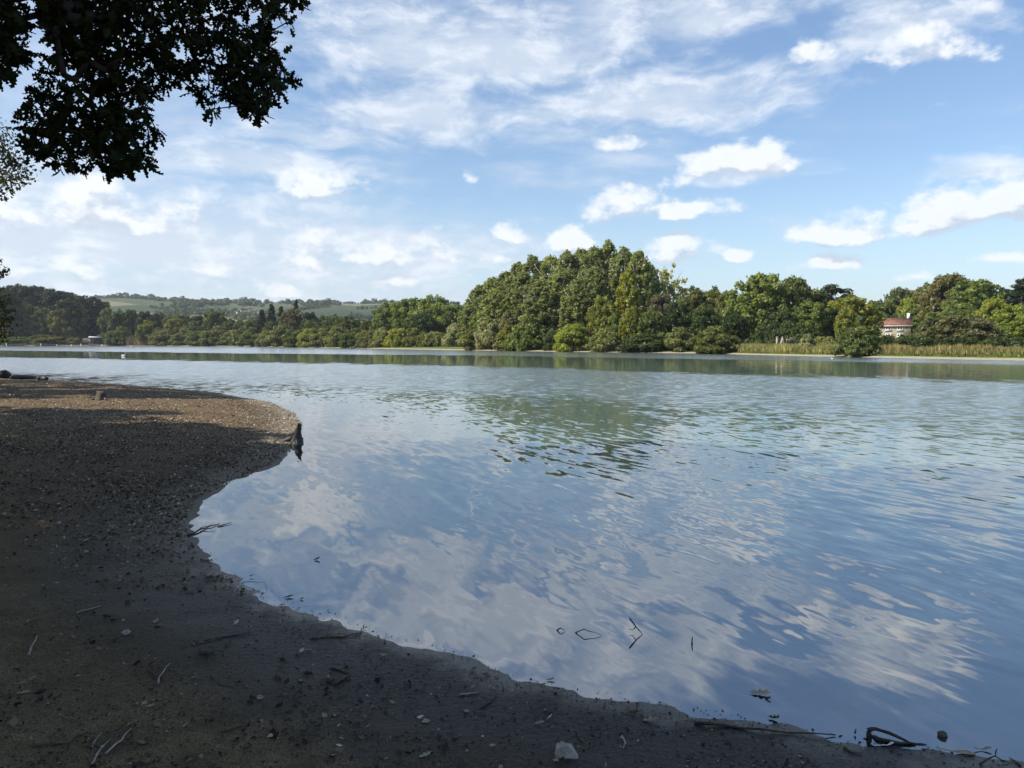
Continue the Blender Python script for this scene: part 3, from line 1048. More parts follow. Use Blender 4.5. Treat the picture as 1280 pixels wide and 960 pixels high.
plant('oak', 1056, 386, 26, 140, YEL, 'small yellow green tree left of the broad tree by the cottage')
plant('oak', 1064, 370, 58, 150, (.095, .112, .026), 'broad yellow green tree overhanging left end of the cottage roof')
plant('oak', 1124, 361, 40, 215, (.058, .075, .034), 'grey green tree rising behind the cottage roof')
plant('oak', 1134, 373, 26, 205, LIME, 'small bright green tree behind the cottage chimney')
plant('oak', 1100, 376, 40, 210, OAK, 'dark green tree directly behind the cottage')
plant('oak', 1158, 356, 44, 212, OLIVE, 'brownish olive tree right of cottage, lower than its neighbour')
plant('oak', 1184, 344, 62, 190, (.07, .073, .03), 'tall brownish tree, highest on the skyline right of the cottage')
plant('oak', 1214, 351, 66, 178, OAK, 'big dark green tree right of the tall brownish tree')
plant('oak', 1150, 384, 44, 200, OAK, 'round green tree just right of the cottage chimney')
plant('oak', 1180, 388, 44, 170, MID, 'mid green tree under the tall brownish tree')
plant('pine', 1250, 360, 34, 195, PINE, 'smaller dark pine left of the tall pine at right edge')
plant('pine', 1282, 347, 44, 175, PINE, 'tall dark pine on the skyline at the right edge of the photo')
plant('oak', 1240, 374, 40, 150, (.1, .12, .025), 'yellow green round tree in front of the dark pines')
plant('oak', 1272, 382, 44, 135, (.085, .118, .024), 'bright green tree low at the right edge of the photo')
plant('oak', 1258, 396, 30, 140, OAK, 'dull green tree between the two bright trees at far right')
plant('oak', 1210, 386, 44, 160, OAK, 'green tree behind the long dark willow thicket')
plant('willow', 1171, 398, 56, 122, (.05, .062, .03), 'grey green willow thicket covering right end of the cottage')
plant('willow', 1206, 396, 76, 112, (.06, .066, .038), 'long brownish grey willow thicket with dark underside')
plant('willow', 1250, 410, 40, 112, OAK, 'low dark bush right of the long willow thicket')
plant('willow', 1069, 409, 50, shore_Y(1072) + 2, (.055, .078, .032), 'big grey green bush on the shore in front of the cottage')
plant('willow', 1009, 418, 20, shore_Y(1009) + 6, SILV, 'small silvery bush in the reeds right of the pale posts')
plant('willow', 1030, 421, 26, shore_Y(1030) + 16, WIL, 'low green bush behind the small silvery bush', None)
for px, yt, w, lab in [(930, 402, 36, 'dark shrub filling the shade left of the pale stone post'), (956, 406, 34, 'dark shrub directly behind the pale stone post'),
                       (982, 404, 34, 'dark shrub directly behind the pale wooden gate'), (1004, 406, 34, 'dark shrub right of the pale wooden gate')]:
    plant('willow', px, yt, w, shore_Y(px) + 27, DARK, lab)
gh = 'clipped dark hedges along the right bank'
lh = 'low dark hedge running behind the reed bed on the right bank'
rows = [(1118, 419, 60, 112), (1160, 422, 84, 108), (1225, 422, 90, 104), (1275, 421, 70, 100), (1040, 424, 60, 122)]
labs = ordinals(rows, '%s low dark hedge from the left behind the right bank reeds')
for i, (px, yt, w, Y) in enumerate(rows):
    plant('hedge', px, yt, w, Y, DARK, labs[i], gh)


# ------------------------------------------------------------------ reeds
def reeds(name, px0, px1, off0, off1, h0, h1, n, col, label, w=.09):
    rg = np.random.default_rng(int(px0) + 5)
    px = rg.uniform(px0, px1, n)
    sY = np.array([shore_Y(p) for p in np.linspace(px0, px1, 60)])
    Y = np.interp(px, np.linspace(px0, px1, 60), sY) + rg.uniform(off0, off1, n)
    x = (px - 640) / F * Y
    zb = height(x, Y)
    cl = vnoise(x / 1.7, Y / 1.7, 4)
    h = rg.uniform(h0, h1, n) * (.5 + .85 * cl)
    c = np.stack([x, Y, zb + h * .5], 1)
    up = unit(np.stack([rg.normal(0, .16, n), rg.normal(0, .16, n), np.ones(n)], 1))
    nn = unit(np.stack([rg.normal(0, .5, n), -np.ones(n), rg.normal(0, .2, n)], 1))
    v, f = cards(c, nn, w * rg.uniform(.6, 1.6, n), h, rg, up, .08)
    o = obj(name, mesh(name, v, f, M['reed'], fattr={'var': np.clip(cl * .6 + rg.random(n) * .5, 0, 1)}))
    o.color = (*col, 1)
    tag(o, label, 'reeds', None, 'stuff')
    return o


reeds('reeds', 1075, 1300, 3.4, 9.5, .5, 1.15, 10000, (.125, .125, .06), 'tall straw coloured reeds along the right shore below the hedges')
reeds('reeds', 922, 1050, 3.0, 19, .55, 1.3, 13000, (.12, .13, .058), 'yellow green reeds and rough grass in front of the pale posts')
reeds('reeds', 157, 194, 1.5, 12, 3.2, 4.8, 2600, (.075, .066, .042), 'tan reed bed at the water right of the grey hut', .3)
reeds('reeds', 134, 158, 4, 14, 3.0, 4.4, 1600, (.035, .033, .024), 'dark brown reeds between grey hut and tan reed bed', .3)
# short grass on the right bank in front of the reeds
reeds('grass', 905, 1300, 2.4, 5, .12, .35, 9000, (.06, .09, .026), 'short green grass between the sand and the reeds on the right', .14)

# ------------------------------------------------------------------ distant hills: hedgerows, copses, houses
rg = np.random.default_rng(51)
cen, sz = [], []
for px in np.arange(120, 640, 2.6):
    az = math.atan2(px - 640, F)
    # skyline copses, broken
    for r in (1700, 1790):
        if vnoise(np.array([px / 26.0]), np.array([r * 1.0]), 3)[0] > .5:
            rr = r + rg.uniform(-25, 25)
            cen.append((rr * math.sin(az), rr * math.cos(az))); sz.append(rg.uniform(4.5, 9) if rg.random() < .8 else rg.uniform(9, 14))
for k in range(30):          # hedge lines down and across the fields
    px0, r0 = rg.uniform(180, 600), rg.uniform(1050, 1650)
    dpx, dr = rg.uniform(20, 80), rg.uniform(-120, 120)
    for t in np.linspace(0, 1, 15):
        az = math.atan2(px0 + dpx * t - 640, F); rr = r0 + dr * t
        cen.append((rr * math.sin(az), rr * math.cos(az))); sz.append(rg.uniform(3, 6.5))
for k in range(30):          # copses
    px0, r0 = rg.uniform(150, 640) if k % 2 else rg.uniform(140, 400), rg.uniform(1000, 1640)
    for t in range(13):
        az = math.atan2(px0 + rg.normal(0, 9) - 640, F); rr = r0 + rg.normal(0, 40)
        cen.append((rr * math.sin(az), rr * math.cos(az))); sz.append(rg.uniform(5, 9))
cen = np.array(cen); sz = np.array(sz)
zb = height(cen[:, 0], cen[:, 1])
c3 = np.stack([cen[:, 0], cen[:, 1], zb + sz * .45], 1)
d = unit(rg.normal(size=(len(c3), 70, 3)))
p = c3[:, None, :] + d * sz[:, None, None] * np.array([.62, .62, .55]) * rg.uniform(.7, 1.05, (len(c3), 70, 1))
nn = unit(d + rg.normal(size=d.shape) * .3).reshape(-1, 3)
s_ = np.repeat(sz * .3, 70)
v, f = cards(p.reshape(-1, 3), nn, s_, s_ * 1.3, rg)
o = obj('hill_woods', mesh('hill_woods', v, f, M['foliage'], fattr={'var': rg.random(len(f))}))
o.color = (.03, .046, .022, 1)
tag(o, 'dark copses and hedgerows on the distant hill', 'woodland', None, 'stuff')

hw = MB().box(-5, 5, -3.5, 3.5, -2, 5).mesh('hill_house_wall', M['white'])
hr = MB().add([(-5.4, -4, 4.9), (5.4, -4, 4.9), (5.4, 4, 4.9), (-5.4, 4, 4.9), (-5.4, 0, 8), (5.4, 0, 8)],
              [[0, 1, 5, 4], [2, 3, 4, 5], [0, 4, 3], [1, 2, 5], [0, 3, 2, 1]]).mesh('hill_house_roof', M['dark_stone'])
hwin = MB().box(-3.4, -1.8, -3.6, -3.4, 2, 3.6).box(1.8, 3.4, -3.6, -3.4, 2, 3.6).mesh('hill_house_window', M['glass'])
for i, (px, py) in enumerate([(301, 392), (306, 391), (311, 390), (315, 392.5), (308, 394), (319, 393), (322, 391.5), (326, 392), (330, 393.5), (297, 394), (313, 394.5), (324, 394.5)]):
    q = hit(px, py - .5, 900)
    e = empty('hill_house', q, 'tiny pale house in the village on the distant hillside', 'house', 'village houses on the distant hill', random.uniform(-.6, .6), (.75, .75, .75))
    obj('wall', hw, e); obj('roof', hr, e); obj('window', hwin, e)


# ------------------------------------------------------------------ cottage
def cottage():
    Y = 178.0
    sc = Y / F
    gz = hz((1115 - 640) * sc, Y)

    def Z(py):
        return at(1115, py, Y)[2]
    x0, x1 = (1098 - 640) * sc, (1137 - 640) * sc
    ze, zr = Z(406.8), Z(398)
    dep = 6.5
    e = empty('cottage', (x0, Y, gz), 'pale stone cottage with red tiled roof and white windows among trees', 'house', None, R(-25))
    ck = .9
    L, he, hr_ = (x1 - x0) * ck, ze - gz, zr - gz
    wall = obj('wall', MB().box(0, L, 0, dep, -.5, he).add([(0, 0, he), (0, dep, he), (0, dep / 2, hr_ - .1)], [[0, 2, 1]]).add([(L, 0, he), (L, dep, he), (L, dep / 2, hr_ - .1)], [[0, 1, 2]]).mesh('cottage_wall', M['rubble']), e)
    ov, th_ = .35, .18
    b = MB()
    for sgn in (0, 1):
        ya, yb = (-.35, dep / 2) if sgn == 0 else (dep + .35, dep / 2)
        za, zb2 = he - .15, hr_
        b.add([(-ov, ya, za), (L + ov, ya, za), (L + ov, yb, zb2), (-ov, yb, zb2), (-ov, ya, za + th_), (L + ov, ya, za + th_), (L + ov, yb, zb2 + th_), (-ov, yb, zb2 + th_)],
              [[0, 1, 2, 3], [4, 7, 6, 5], [0, 4, 5, 1], [1, 5, 6, 2], [2, 6, 7, 3], [3, 7, 4, 0]])
    roof = obj('roof', b.mesh('cottage_roof', M['tiles']), e)
    obj('gutter', MB().tube([(-ov, -.42, he - .14), (L + ov, -.42, he - .14)], [.07, .07], 6).mesh('gutter', M['white']), roof)
    ch = obj('chimney', MB().box(L - .75, L - .15, dep / 2 - .35, dep / 2 + .35, hr_ - .4, Z(391.5) - gz).mesh('chimney', M['white']), e)
    ch['label'] = 'cream rendered chimney at the right end'
    zc = Z(391.5) - gz
    obj('chimney_pot', MB().tube([(L - .45, dep / 2, zc), (L - .45, dep / 2, zc + .45)], [.14, .12], 8).mesh('chimney_pot', M['tiles']), ch)
    obj('gutter_band', MB().box(0, L, -.04, .0 - .003, he - .42, he - .2).mesh('fascia', M['white']), wall)
    for (px, y0, y1) in [(1109, 408.4, 412.6), (1123.6, 408.4, 412.6), (1109, 417.2, 421), (1123.6, 417.2, 421)]:
        cx = ((px - 640) * sc - x0) * ck
        z0, z1 = Z(y1) - gz, Z(y0) - gz
        w = .6
        fr = MB()
        for (a, b_) in ((-w, -w + .17), (-.1, .1), (w - .17, w)):
            fr.box(cx + a, cx + b_, -.09, -.004, z0, z1)
        fr.box(cx - w, cx + w, -.085, -.005, z0, z0 + .1).box(cx - w, cx + w, -.085, -.005, z1 - .1, z1)
        win = obj('window', fr.mesh('window_frame', M['white']), e)
        obj('pane', MB().box(cx - w + .05, cx + w - .05, -.045, -.003, z0 + .05, z1 - .05).mesh('pane', M['glass']), win)
        obj('sill', MB().box(cx - w - .1, cx + w + .1, -.2, -.002, z0 - .14, z0 - .004).mesh('sill', M['white']), win)


cottage()


def outbuilding():
    Y = 186.0
    sc = Y / F
    cx = (1072 - 640) * sc
    gz = hz(cx, Y)
    top = at(1072, 400, Y)[2] - gz
    e = empty('outbuilding', (cx, Y, gz), 'small pink gabled outbuilding peeping through branches left of cottage', 'building', None, R(-24))
    w, he = 1.5, top - 1.9
    obj('wall', MB().box(-w, w, 0, 5, -.5, he).add([(-w, 0, he), (w, 0, he), (0, 0, top - .1)], [[0, 1, 2]]).add([(-w, 5, he), (w, 5, he), (0, 5, top - .1)], [[0, 2, 1]]).mesh('outbuilding_wall', M['tiles']), e)
    b = MB()
    for sg in (-1, 1):
        b.add([(sg * (w + .3), -.3, he - .35), (sg * (w + .3), 5.3, he - .35), (0, 5.3, top), (0, -.3, top), (sg * (w + .3), -.3, he - .2), (sg * (w + .3), 5.3, he - .2), (0, 5.3, top + .16), (0, -.3, top + .16)],
              [[0, 1, 2, 3], [4, 7, 6, 5], [0, 4, 5, 1], [1, 5, 6, 2], [3, 2, 6, 7], [0, 3, 7, 4]])
    obj('roof', b.mesh('outbuilding_roof', M['tiles']), e)


outbuilding()


# ------------------------------------------------------------------ clearing: pale posts and gate
def clearing():
    Y = shore_Y(982) + 18
    sc = Y / F

    def X(px): return (px - 640) * sc

    def Zp(py): return at(980, py, Y)[2]
    z0 = hz(X(980), Y)
    p = empty('stone_post', (X(970.6), Y, z0), 'pale upright stone post, leftmost in the dark clearing', 'post')
    h = Zp(421) - z0
    obj('shaft', MB().tube([(0, 0, -.2), (0, 0, h * .5), (.03, 0, h * .93)], [.2, .18, .17], 7, .1).mesh('post_shaft', M['stone']), p)
    obj('cap', MB().tube([(.03, 0, h * .93 + .004), (.03, 0, h)], [.26, .2], 7, .08).mesh('post_cap', M['stone']), p)
    bm = MB().tube([(-.55, 0, -.1), (-.3, 0, .15), (0, 0, Zp(423) - z0 - .25), (.35, 0, .15), (.55, 0, -.1)], [.1, .33, .4, .33, .1], 9, .1)
    o = obj('boulder', bm.mesh('boulder', M['stone'], True), loc=(X(977), Y, z0 + .25))
    tag(o, 'low pale boulder between the stone post and the wooden gate', 'boulder')
    gt = empty('wooden_gate', (X(988.5), Y, z0), 'weathered wooden gate at the dark clearing right of boulder', 'gate')
    for px, t in ((982.5, 423.2), (986.2, 423.8), (990, 423.6), (993.6, 422.4)):
        x = X(px) - X(988.5)
        obj('post', MB().tube([(x, 0, -.2), (x, .02, (Zp(t) - z0) * .6), (x + .03, 0, Zp(t) - z0)], [.11, .1, .09], 6, .08).mesh('gate_post', M['bark'] if px in (986.2, 990) else M['grey_wood']), gt)
    zr = Zp(422.8) - z0
    obj('rail', MB().box(X(986) - X(988.5), X(995) - X(988.5), -.2, -.13, zr - .08, zr + .08).mesh('top_rail', M['grey_wood']), gt)
    zr = Zp(425) - z0
    obj('rail', MB().box(X(981.5) - X(988.5), X(995) - X(988.5), -.21, -.14, zr - .07, zr + .07).mesh('low_rail', M['grey_wood']), gt)


clearing()


# ------------------------------------------------------------------ hut, fence and jetty on the far left shore
def hut():
    Y = shore_Y(120) + 2.0
    sc = Y / F
    x0, x1 = (112.5 - 640) * sc, (127.5 - 640) * sc

    def Zp(py): return at(120, py, Y)[2]
    e = empty('lakeside_hut', ((x0 + x1) / 2, Y, 0), 'small grey hut on stilts with pale roof by the far left shore', 'hut', None, R(27))
    hx = (x1 - x0) / 2
    zb, zt = Zp(429.3), Zp(422.6)
    nplank = 8
    wall = obj('wall', MB().box(-hx * .93, hx * .93, .06, 3.6, zb, zt).mesh('hut_wall', M['hut_wall']), e)
    pl = MB().box(0, hx * .5 * .93 - .03, -.0, .05, zb, zt - .55).mesh('hut_plank', M['hut_wall'])
    pale = MB().box(0, hx * .5 * .93 - .03, -.0, .05, zb, zt - .55).mesh('hut_plank_pale', M['grey_wood'])
    for i in range(4):
        obj('board', pale if i == 0 else pl, wall, (-hx * .93 + i * hx * .5 * .93 + .015, 0, 0))
    obj('viewing_slot', MB().box(-hx * .5, hx * .88, .0, .055, zt - .5, zt - .08).mesh('viewing_slot', M['glass']), e)
    obj('roof', MB().add([(-hx, -.5, zt + .15), (hx, -.5, zt - .05), (hx, 4.0, zt + .35), (-hx, 4.0, zt + .55), (-hx, -.5, zt + .62), (hx, -.5, zt + .38), (hx, 4.0, zt + .78), (-hx, 4, zt + 1.0)],
                         [[0, 3, 2, 1], [4, 5, 6, 7], [0, 1, 5, 4], [1, 2, 6, 5], [2, 3, 7, 6], [3, 0, 4, 7]]).mesh('hut_roof', M['hut_roof']), e)
    st = MB().tube([(0, 0, -1.2), (0, 0, zb)], [.12, .11], 6).mesh('stilt', M['dark_wood'])
    for sx in (-.85, 0, .85):
        for yy in (.3, 3.2):
            obj('stilt', st, e, (sx * hx, yy, 0))
    obj('floor_beam', MB().box(-hx, hx, -.2, 3.7, zb - .25, zb - .004).mesh('floor_beam', M['dark_wood']), e)
    # paling fence left of the hut
    fx0, fx1 = (103.5 - 640) * sc, (112 - 640) * sc
    fz0, fz1 = Zp(429), Zp(422.7)
    fe = empty('paling_fence', (fx0, Y + 1, 0), 'pale paling fence joining the grey hut on its left', 'fence')
    pal = MB().box(-.2, .2, 0, .06, fz0, fz1).mesh('paling', M['grey_wood'])
    for i in range(7):
        obj('paling', pal, fe, (i * (fx1 - fx0) / 6.2, 0, 0))
    obj('rail', MB().box(-.2, fx1 - fx0, .065, .13, fz0 + 1.6, fz0 + 1.8).mesh('fence_rail', M['grey_wood']), fe)
    obj('support', MB().box(.0, .2, .14, .4, -1, fz0 + 2).box(fx1 - fx0 - .3, fx1 - fx0 - .1, .14, .4, -1, fz0 + 2).mesh('fence_support', M['dark_wood']), fe)
    # low jetty along the shore
    Yj = Y - 14
    sj = Yj / F
    jx0, jx1 = (-14 - 640) * sj, (128 - 640) * sj
    je = empty('jetty', (jx0, Yj, 0), 'long low boardwalk jetty along the far left waterline', 'jetty')
    zj = at(60, 430.6, Yj)[2]
    L = jx1 - jx0
    n = 60
    brd = MB().box(0, L / n - .05, 0, 1.6, zj - .14, zj).mesh('deck_board', M['grey_wood'])
    for i in range(n):
        obj('deck_board', brd, je, (i * L / n, 0, random.uniform(-.01, .01)))
    obj('beam', MB().box(0, L, .2, .4, zj - .5, zj - .15).mesh('jetty_beam', M['dark_wood']), je)
    for px in (9, 52, 72, 81, 90, 102, 109, 113, 117, 121, 125, 128):
        x = (px - 640) * sj - jx0
        wht = px in (52, 9, 102)
        obj('post', MB().tube([(x, -.1, -1.5), (x, -.1, zj + (.5 if wht else .05))], [.16, .15], 6).mesh('jetty_post', M['white'] if wht or px % 2 == 0 else M['dark_wood']), je)


hut()


# ------------------------------------------------------------------ waterbirds
def bird(px, py, hgt, label, flip=1, swan=True):
    x, y_ = on_water(px, py)
    e = empty('waterbird', (x, y_, 0), label, 'bird', None, 0 if flip > 0 else math.pi)
    s = hgt
    body = MB().tube([(-.62 * s, 0, .30 * s), (-.45 * s, 0, .2 * s), (-.1 * s, 0, .16 * s), (.25 * s, 0, .14 * s), (.42 * s, 0, .2 * s)],
                     [.03 * s, .15 * s, .23 * s, .19 * s, .07 * s], 9)
    body.tube([(.34 * s, 0, .2 * s), (.46 * s, 0, .45 * s), (.4 * s, 0, .72 * s), (.46 * s, 0, .88 * s), (.56 * s, 0, .87 * s)], [.11 * s, .07 * s, .055 * s, .085 * s, .05 * s], 7)
    obj('body', body.mesh('bird_body', M['feather'], True), e)
    obj('beak', MB().tube([(.57 * s, 0, .87 * s), (.74 * s, 0, .82 * s)], [.035 * s, .01 * s], 5).mesh('bird_beak', M['beak']), e)


bird(154.5, 445.2, .5, 'small white waterbird floating on the calm band right of the jetty')
bird(163.5, 433.4, .7, 'tiny white bird on the water in front of tan reeds')
bird(302, 433, .8, 'white bird at the far water edge below the village houses', -1)
bird(1040, 448.6, .24, 'small white bird at the sandy edge of the right shore', -1)


# ------------------------------------------------------------------ near bank: stumps and logs
def stump_big():
    q = np.array([*on_water(371, 552), 0])
    k = q[1] / F
    b = MB()
    h = 23 * k
    b.tube([(0, 0, -.25), (-.005, 0, -.02), (.0, 0, .11), (.035, 0, .22), (.05, 0, h * .75), (.055, .0, h)], [.17, .15, .095, .058, .042, .03], 9, .1)
    t = obj('tree_stump', b.mesh('stump', M['dark_wood'], True), loc=q)
    tag(t, 'black pointed stump standing in the water at the spit tip', 'stump')
    r = MB()
    r.tube([(-.04, 0, .1), (-.12, -.02, .05), (-.24, -.03, .012), (-.4, -.02, .03)], [.07, .06, .045, .02], 7, .1)
    r.tube([(.03, 0, .06), (.09, .02, .035), (.11, .05, .06)], [.05, .03, .015], 6)
    r.tube([(.0, -.02, .06), (.05, -.12, .0), (.08, -.22, -.05)], [.07, .05, .02], 6)
    obj('root', r.mesh('stump_root', M['dark_wood'], True), t)


stump_big()


def stump_small():
    q = hit(126.5, 500)
    k = q[1] / F
    t = empty('tree_stump', q, 'short squat stump on the middle of the leaf covered spit', 'stump')
    h = 10 * k
    obj('body', MB().tube([(0, 0, -.1), (0, 0, .05), (0, 0, h * .7), (.02, 0, h)], [.2, .155, .13, .12], 9, .12).mesh('stump_body', M['bark']), t)
    obj('root', MB().tube([(-.1, 0, .08), (-.22, .02, .04), (-.34, .02, -.02)], [.07, .045, .02], 6).mesh('stump_root2', M['bark']), t)
    obj('root', MB().tube([(.1, -.02, .06), (.18, -.1, .02), (.22, -.16, -.03)], [.06, .04, .02], 6).mesh('stump_root3', M['bark']), t)


stump_small()


def log(px0, px1, py, r, label):
    a = hit(px0, py); b_ = hit(px1, py + .2)
    a[2] += r * .5; b_[2] += r * .5
    mid = (a + b_) / 2 + np.array([0, 0, r * .25])
    o = obj('drift_log', MB().tube([a, a * .7 + mid * .3 + [0, 0, r * .1], mid, b_ * .7 + mid * .3, b_], [r * .5, r, r * .95, r * .9, r * .45], 8, .15).mesh('log', M['dark_wood'], True))
    tag(o, label, 'log')


log(1, 11, 472.6, .24, 'thick dark log lump at the far left corner of the spit')
log(13, 45, 473.6, .12, 'long thin dark log lying on far left edge of spit')
log(50, 58, 475.6, .15, 'short dark log end right of the long thin log')


# ------------------------------------------------------------------ litter, gravel and debris (uncountable)
def scatter(name, n, r0, r1, az0, az1, smin, smax, seed, keepf, mat, lift=.004, tilt=.45, aspect=(.35, .9), colv=None, label='', cat='litter'):
    rg = np.random.default_rng(seed)
    r = r0 * np.exp(rg.random(n) * math.log(r1 / r0))
    a = np.radians(rg.uniform(az0, az1, n))
    x, y = r * np.sin(a), r * np.cos(a)
    sd = shore_sd(x, y)
    k = keepf(x, y, sd, rg)
    x, y, sd = x[k], y[k], sd[k]
    n = len(x)
    z = np.maximum(height(x, y, sd), 0) + lift
    s = smin * (smax / smin) ** rg.random(n)
    nn = unit(np.stack([rg.normal(0, tilt, n), rg.normal(0, tilt, n), np.ones(n)], 1))
    v, f = cards(np.stack([x, y, z + s * .12], 1), nn, s * rg.uniform(*aspect, n), s, rg, None, rg.uniform(-.3, .5, n)[:, None])
    o = obj(name, mesh(name, v, f, mat, fattr={'var': rg.random(n)}), kind='stuff')
    tag(o, label, cat, None, 'stuff')
    return o


def litter_mat(name, ramp, rough=.8):
    m, g, out = new_mat(name)
    r = g.new('ShaderNodeValToRGB')
    els = r.color_ramp.elements
    els[0].position, els[0].color = ramp[0][0], (*ramp[0][1], 1)
    els[1].position, els[1].color = ramp[-1][0], (*ramp[-1][1], 1)
    for p, c in ramp[1:-1]:
        e = els.new(p); e.color = (*c, 1)
    g.put(r.inputs[0], g.attr('var'))
    principled(g, out, r.outputs[0], rough, .25)
    return m


M['litter'] = litter_mat('leaf_litter', [(0, (.03, .019, .012)), (.3, (.1, .066, .04)), (.62, (.2, .14, .085)), (.88, (.32, .25, .165)), (1, (.56, .49, .38))])
M['litter_dark'] = litter_mat('dark_debris', [(0, (.012, .01, .009)), (.7, (.05, .036, .026)), (.93, (.12, .09, .06)), (1, (.42, .38, .3))])
M['pale_chip'] = litter_mat('shell_chips', [(0, (.16, .13, .09)), (.55, (.36, .31, .23)), (1, (.6, .55, .46))])


def spit_w(x, y):
    return sstep(6.0, 10.5, y + 3 * (fbm(x / 2.0, y / 2.0, 21, 2) - .5))


scatter('leaf_litter', 270000, 3.0, 44, -37, 4, .012, .058, 11,
        lambda x, y, sd, rg: (sd > .04) & (rg.random(len(x)) < .004 + .95 * spit_w(x, y) * (.35 + .65 * (fbm(x / .9, y / .9, 31, 3) > .47))), M['litter'], label='brown fallen leaves and chips covering the spit', cat='leaf litter')
scatter('shoreline_debris', 60000, 2.6, 24, -40, 38, .004, .024, 12,
        lambda x, y, sd, rg: (sd > -.07) & (sd < 1.4) & (rg.random(len(x)) < np.exp(-((sd - .25) / .42) ** 2) * .8 + .05) & (y < 14), M['litter_dark'], tilt=.16, lift=.0015, label='dark crumbs of leaf and twig along the waterline', cat='debris')
scatter('mud_crumbs', 60000, 2.4, 13, -40, 38, .003, .026, 13,
        lambda x, y, sd, rg: (sd > .3) & (rg.random(len(x)) < .2 + .8 * (fbm(x / .45, y / .45, 41, 3) > .6)), M['litter_dark'], tilt=.25, label='scattered dark crumbs on the bare silt', cat='debris')
scatter('dark_leaf_scraps', 9000, 2.5, 12, -38, 30, .018, .06, 16,
        lambda x, y, sd, rg: (sd > .7) & (rg.random(len(x)) < .04 + .96 * (fbm(x / .38 + 9, y / .38, 45, 3) > .61)), M['litter_dark'], tilt=.4, aspect=(.2, .7), label='dark rotten leaf scraps lying in clumps on the silt', cat='debris')
scatter('shell_chips', 60000, 10, 46, -37, -8, .018, .055, 14,
        lambda x, y, sd, rg: (sd > -.05) & (y > 12) & (rg.random(len(x)) < (.9 * np.exp(-(sd / .55) ** 2) + .16 + .4 * (fbm(x / 1.6, y / 1.6, 61, 3) > .55)) * sstep(12, 17, y)), M['pale_chip'], tilt=.6, label='pale chips and shells along the edge of the spit', cat='gravel')
scatter('pale_specks', 1500, 2.6, 12, -45, 42, .004, .014, 15,
        lambda x, y, sd, rg: (sd > -.03) & (rg.random(len(x)) < np.exp(-((sd - .3) / .5) ** 2) * .6 + .06), M['pale_chip'], tilt=.3, label='small pale flecks of shell and bark on the dark mud', cat='debris')


# ------------------------------------------------------------------ near bank: single twigs, leaves, stones
def polyline(pts_px, lifts, water=False):
    out = []
    for (px, py), l in zip(pts_px, lifts):
        q = np.array([*on_water(px, py), 0.0]) if water else hit(px, py, 1.5)
        q[2] += l
        out.append(q)
    return out


def twig(pts, r0, label, mat='twig', side=None, group=None):
    c = np.mean(pts, axis=0)
    fine = []
    for a, b in zip(pts[:-1], pts[1:]):
        a, b = np.array(a), np.array(b)
        L = np.linalg.norm(b - a)
        for t in (0, .33, .66):
            j = 0 if t == 0 else L * .035
            fine.append(a + (b - a) * t + np.array([random.uniform(-j, j), random.uniform(-j, j), random.uniform(0, j)]))
    fine.append(np.array(pts[-1]))
    n = len(fine)
    b = MB().tube([q - c for q in fine], [r0 * (1 - .65 * i / (n - 1)) * random.uniform(.85, 1.2) for i in range(n)], 6, .08)
    for s in side or []:
        b.tube([np.array(q) - c for q in s], [r0 * .6 * (1 - .6 * i / (len(s) - 1)) for i in range(len(s))], 5)
    o = obj('twig', b.mesh('twig', M[mat], True), loc=c)
    return tag(o, label, 'twig', group)


def pt(px, py, lift=.006):
    q = hit(px, py, 1.5); q[2] += lift
    return q


def wp(px, py, lift=0.0):
    """a point whose foot is in the water at this place"""
    return np.array([*on_water(px, py), lift])


def above(px, py, base_py):
    """a point seen at px,py standing above the water at the depth of base_py"""
    Y = on_water(px, base_py)[1]
    return at(px, py, Y)


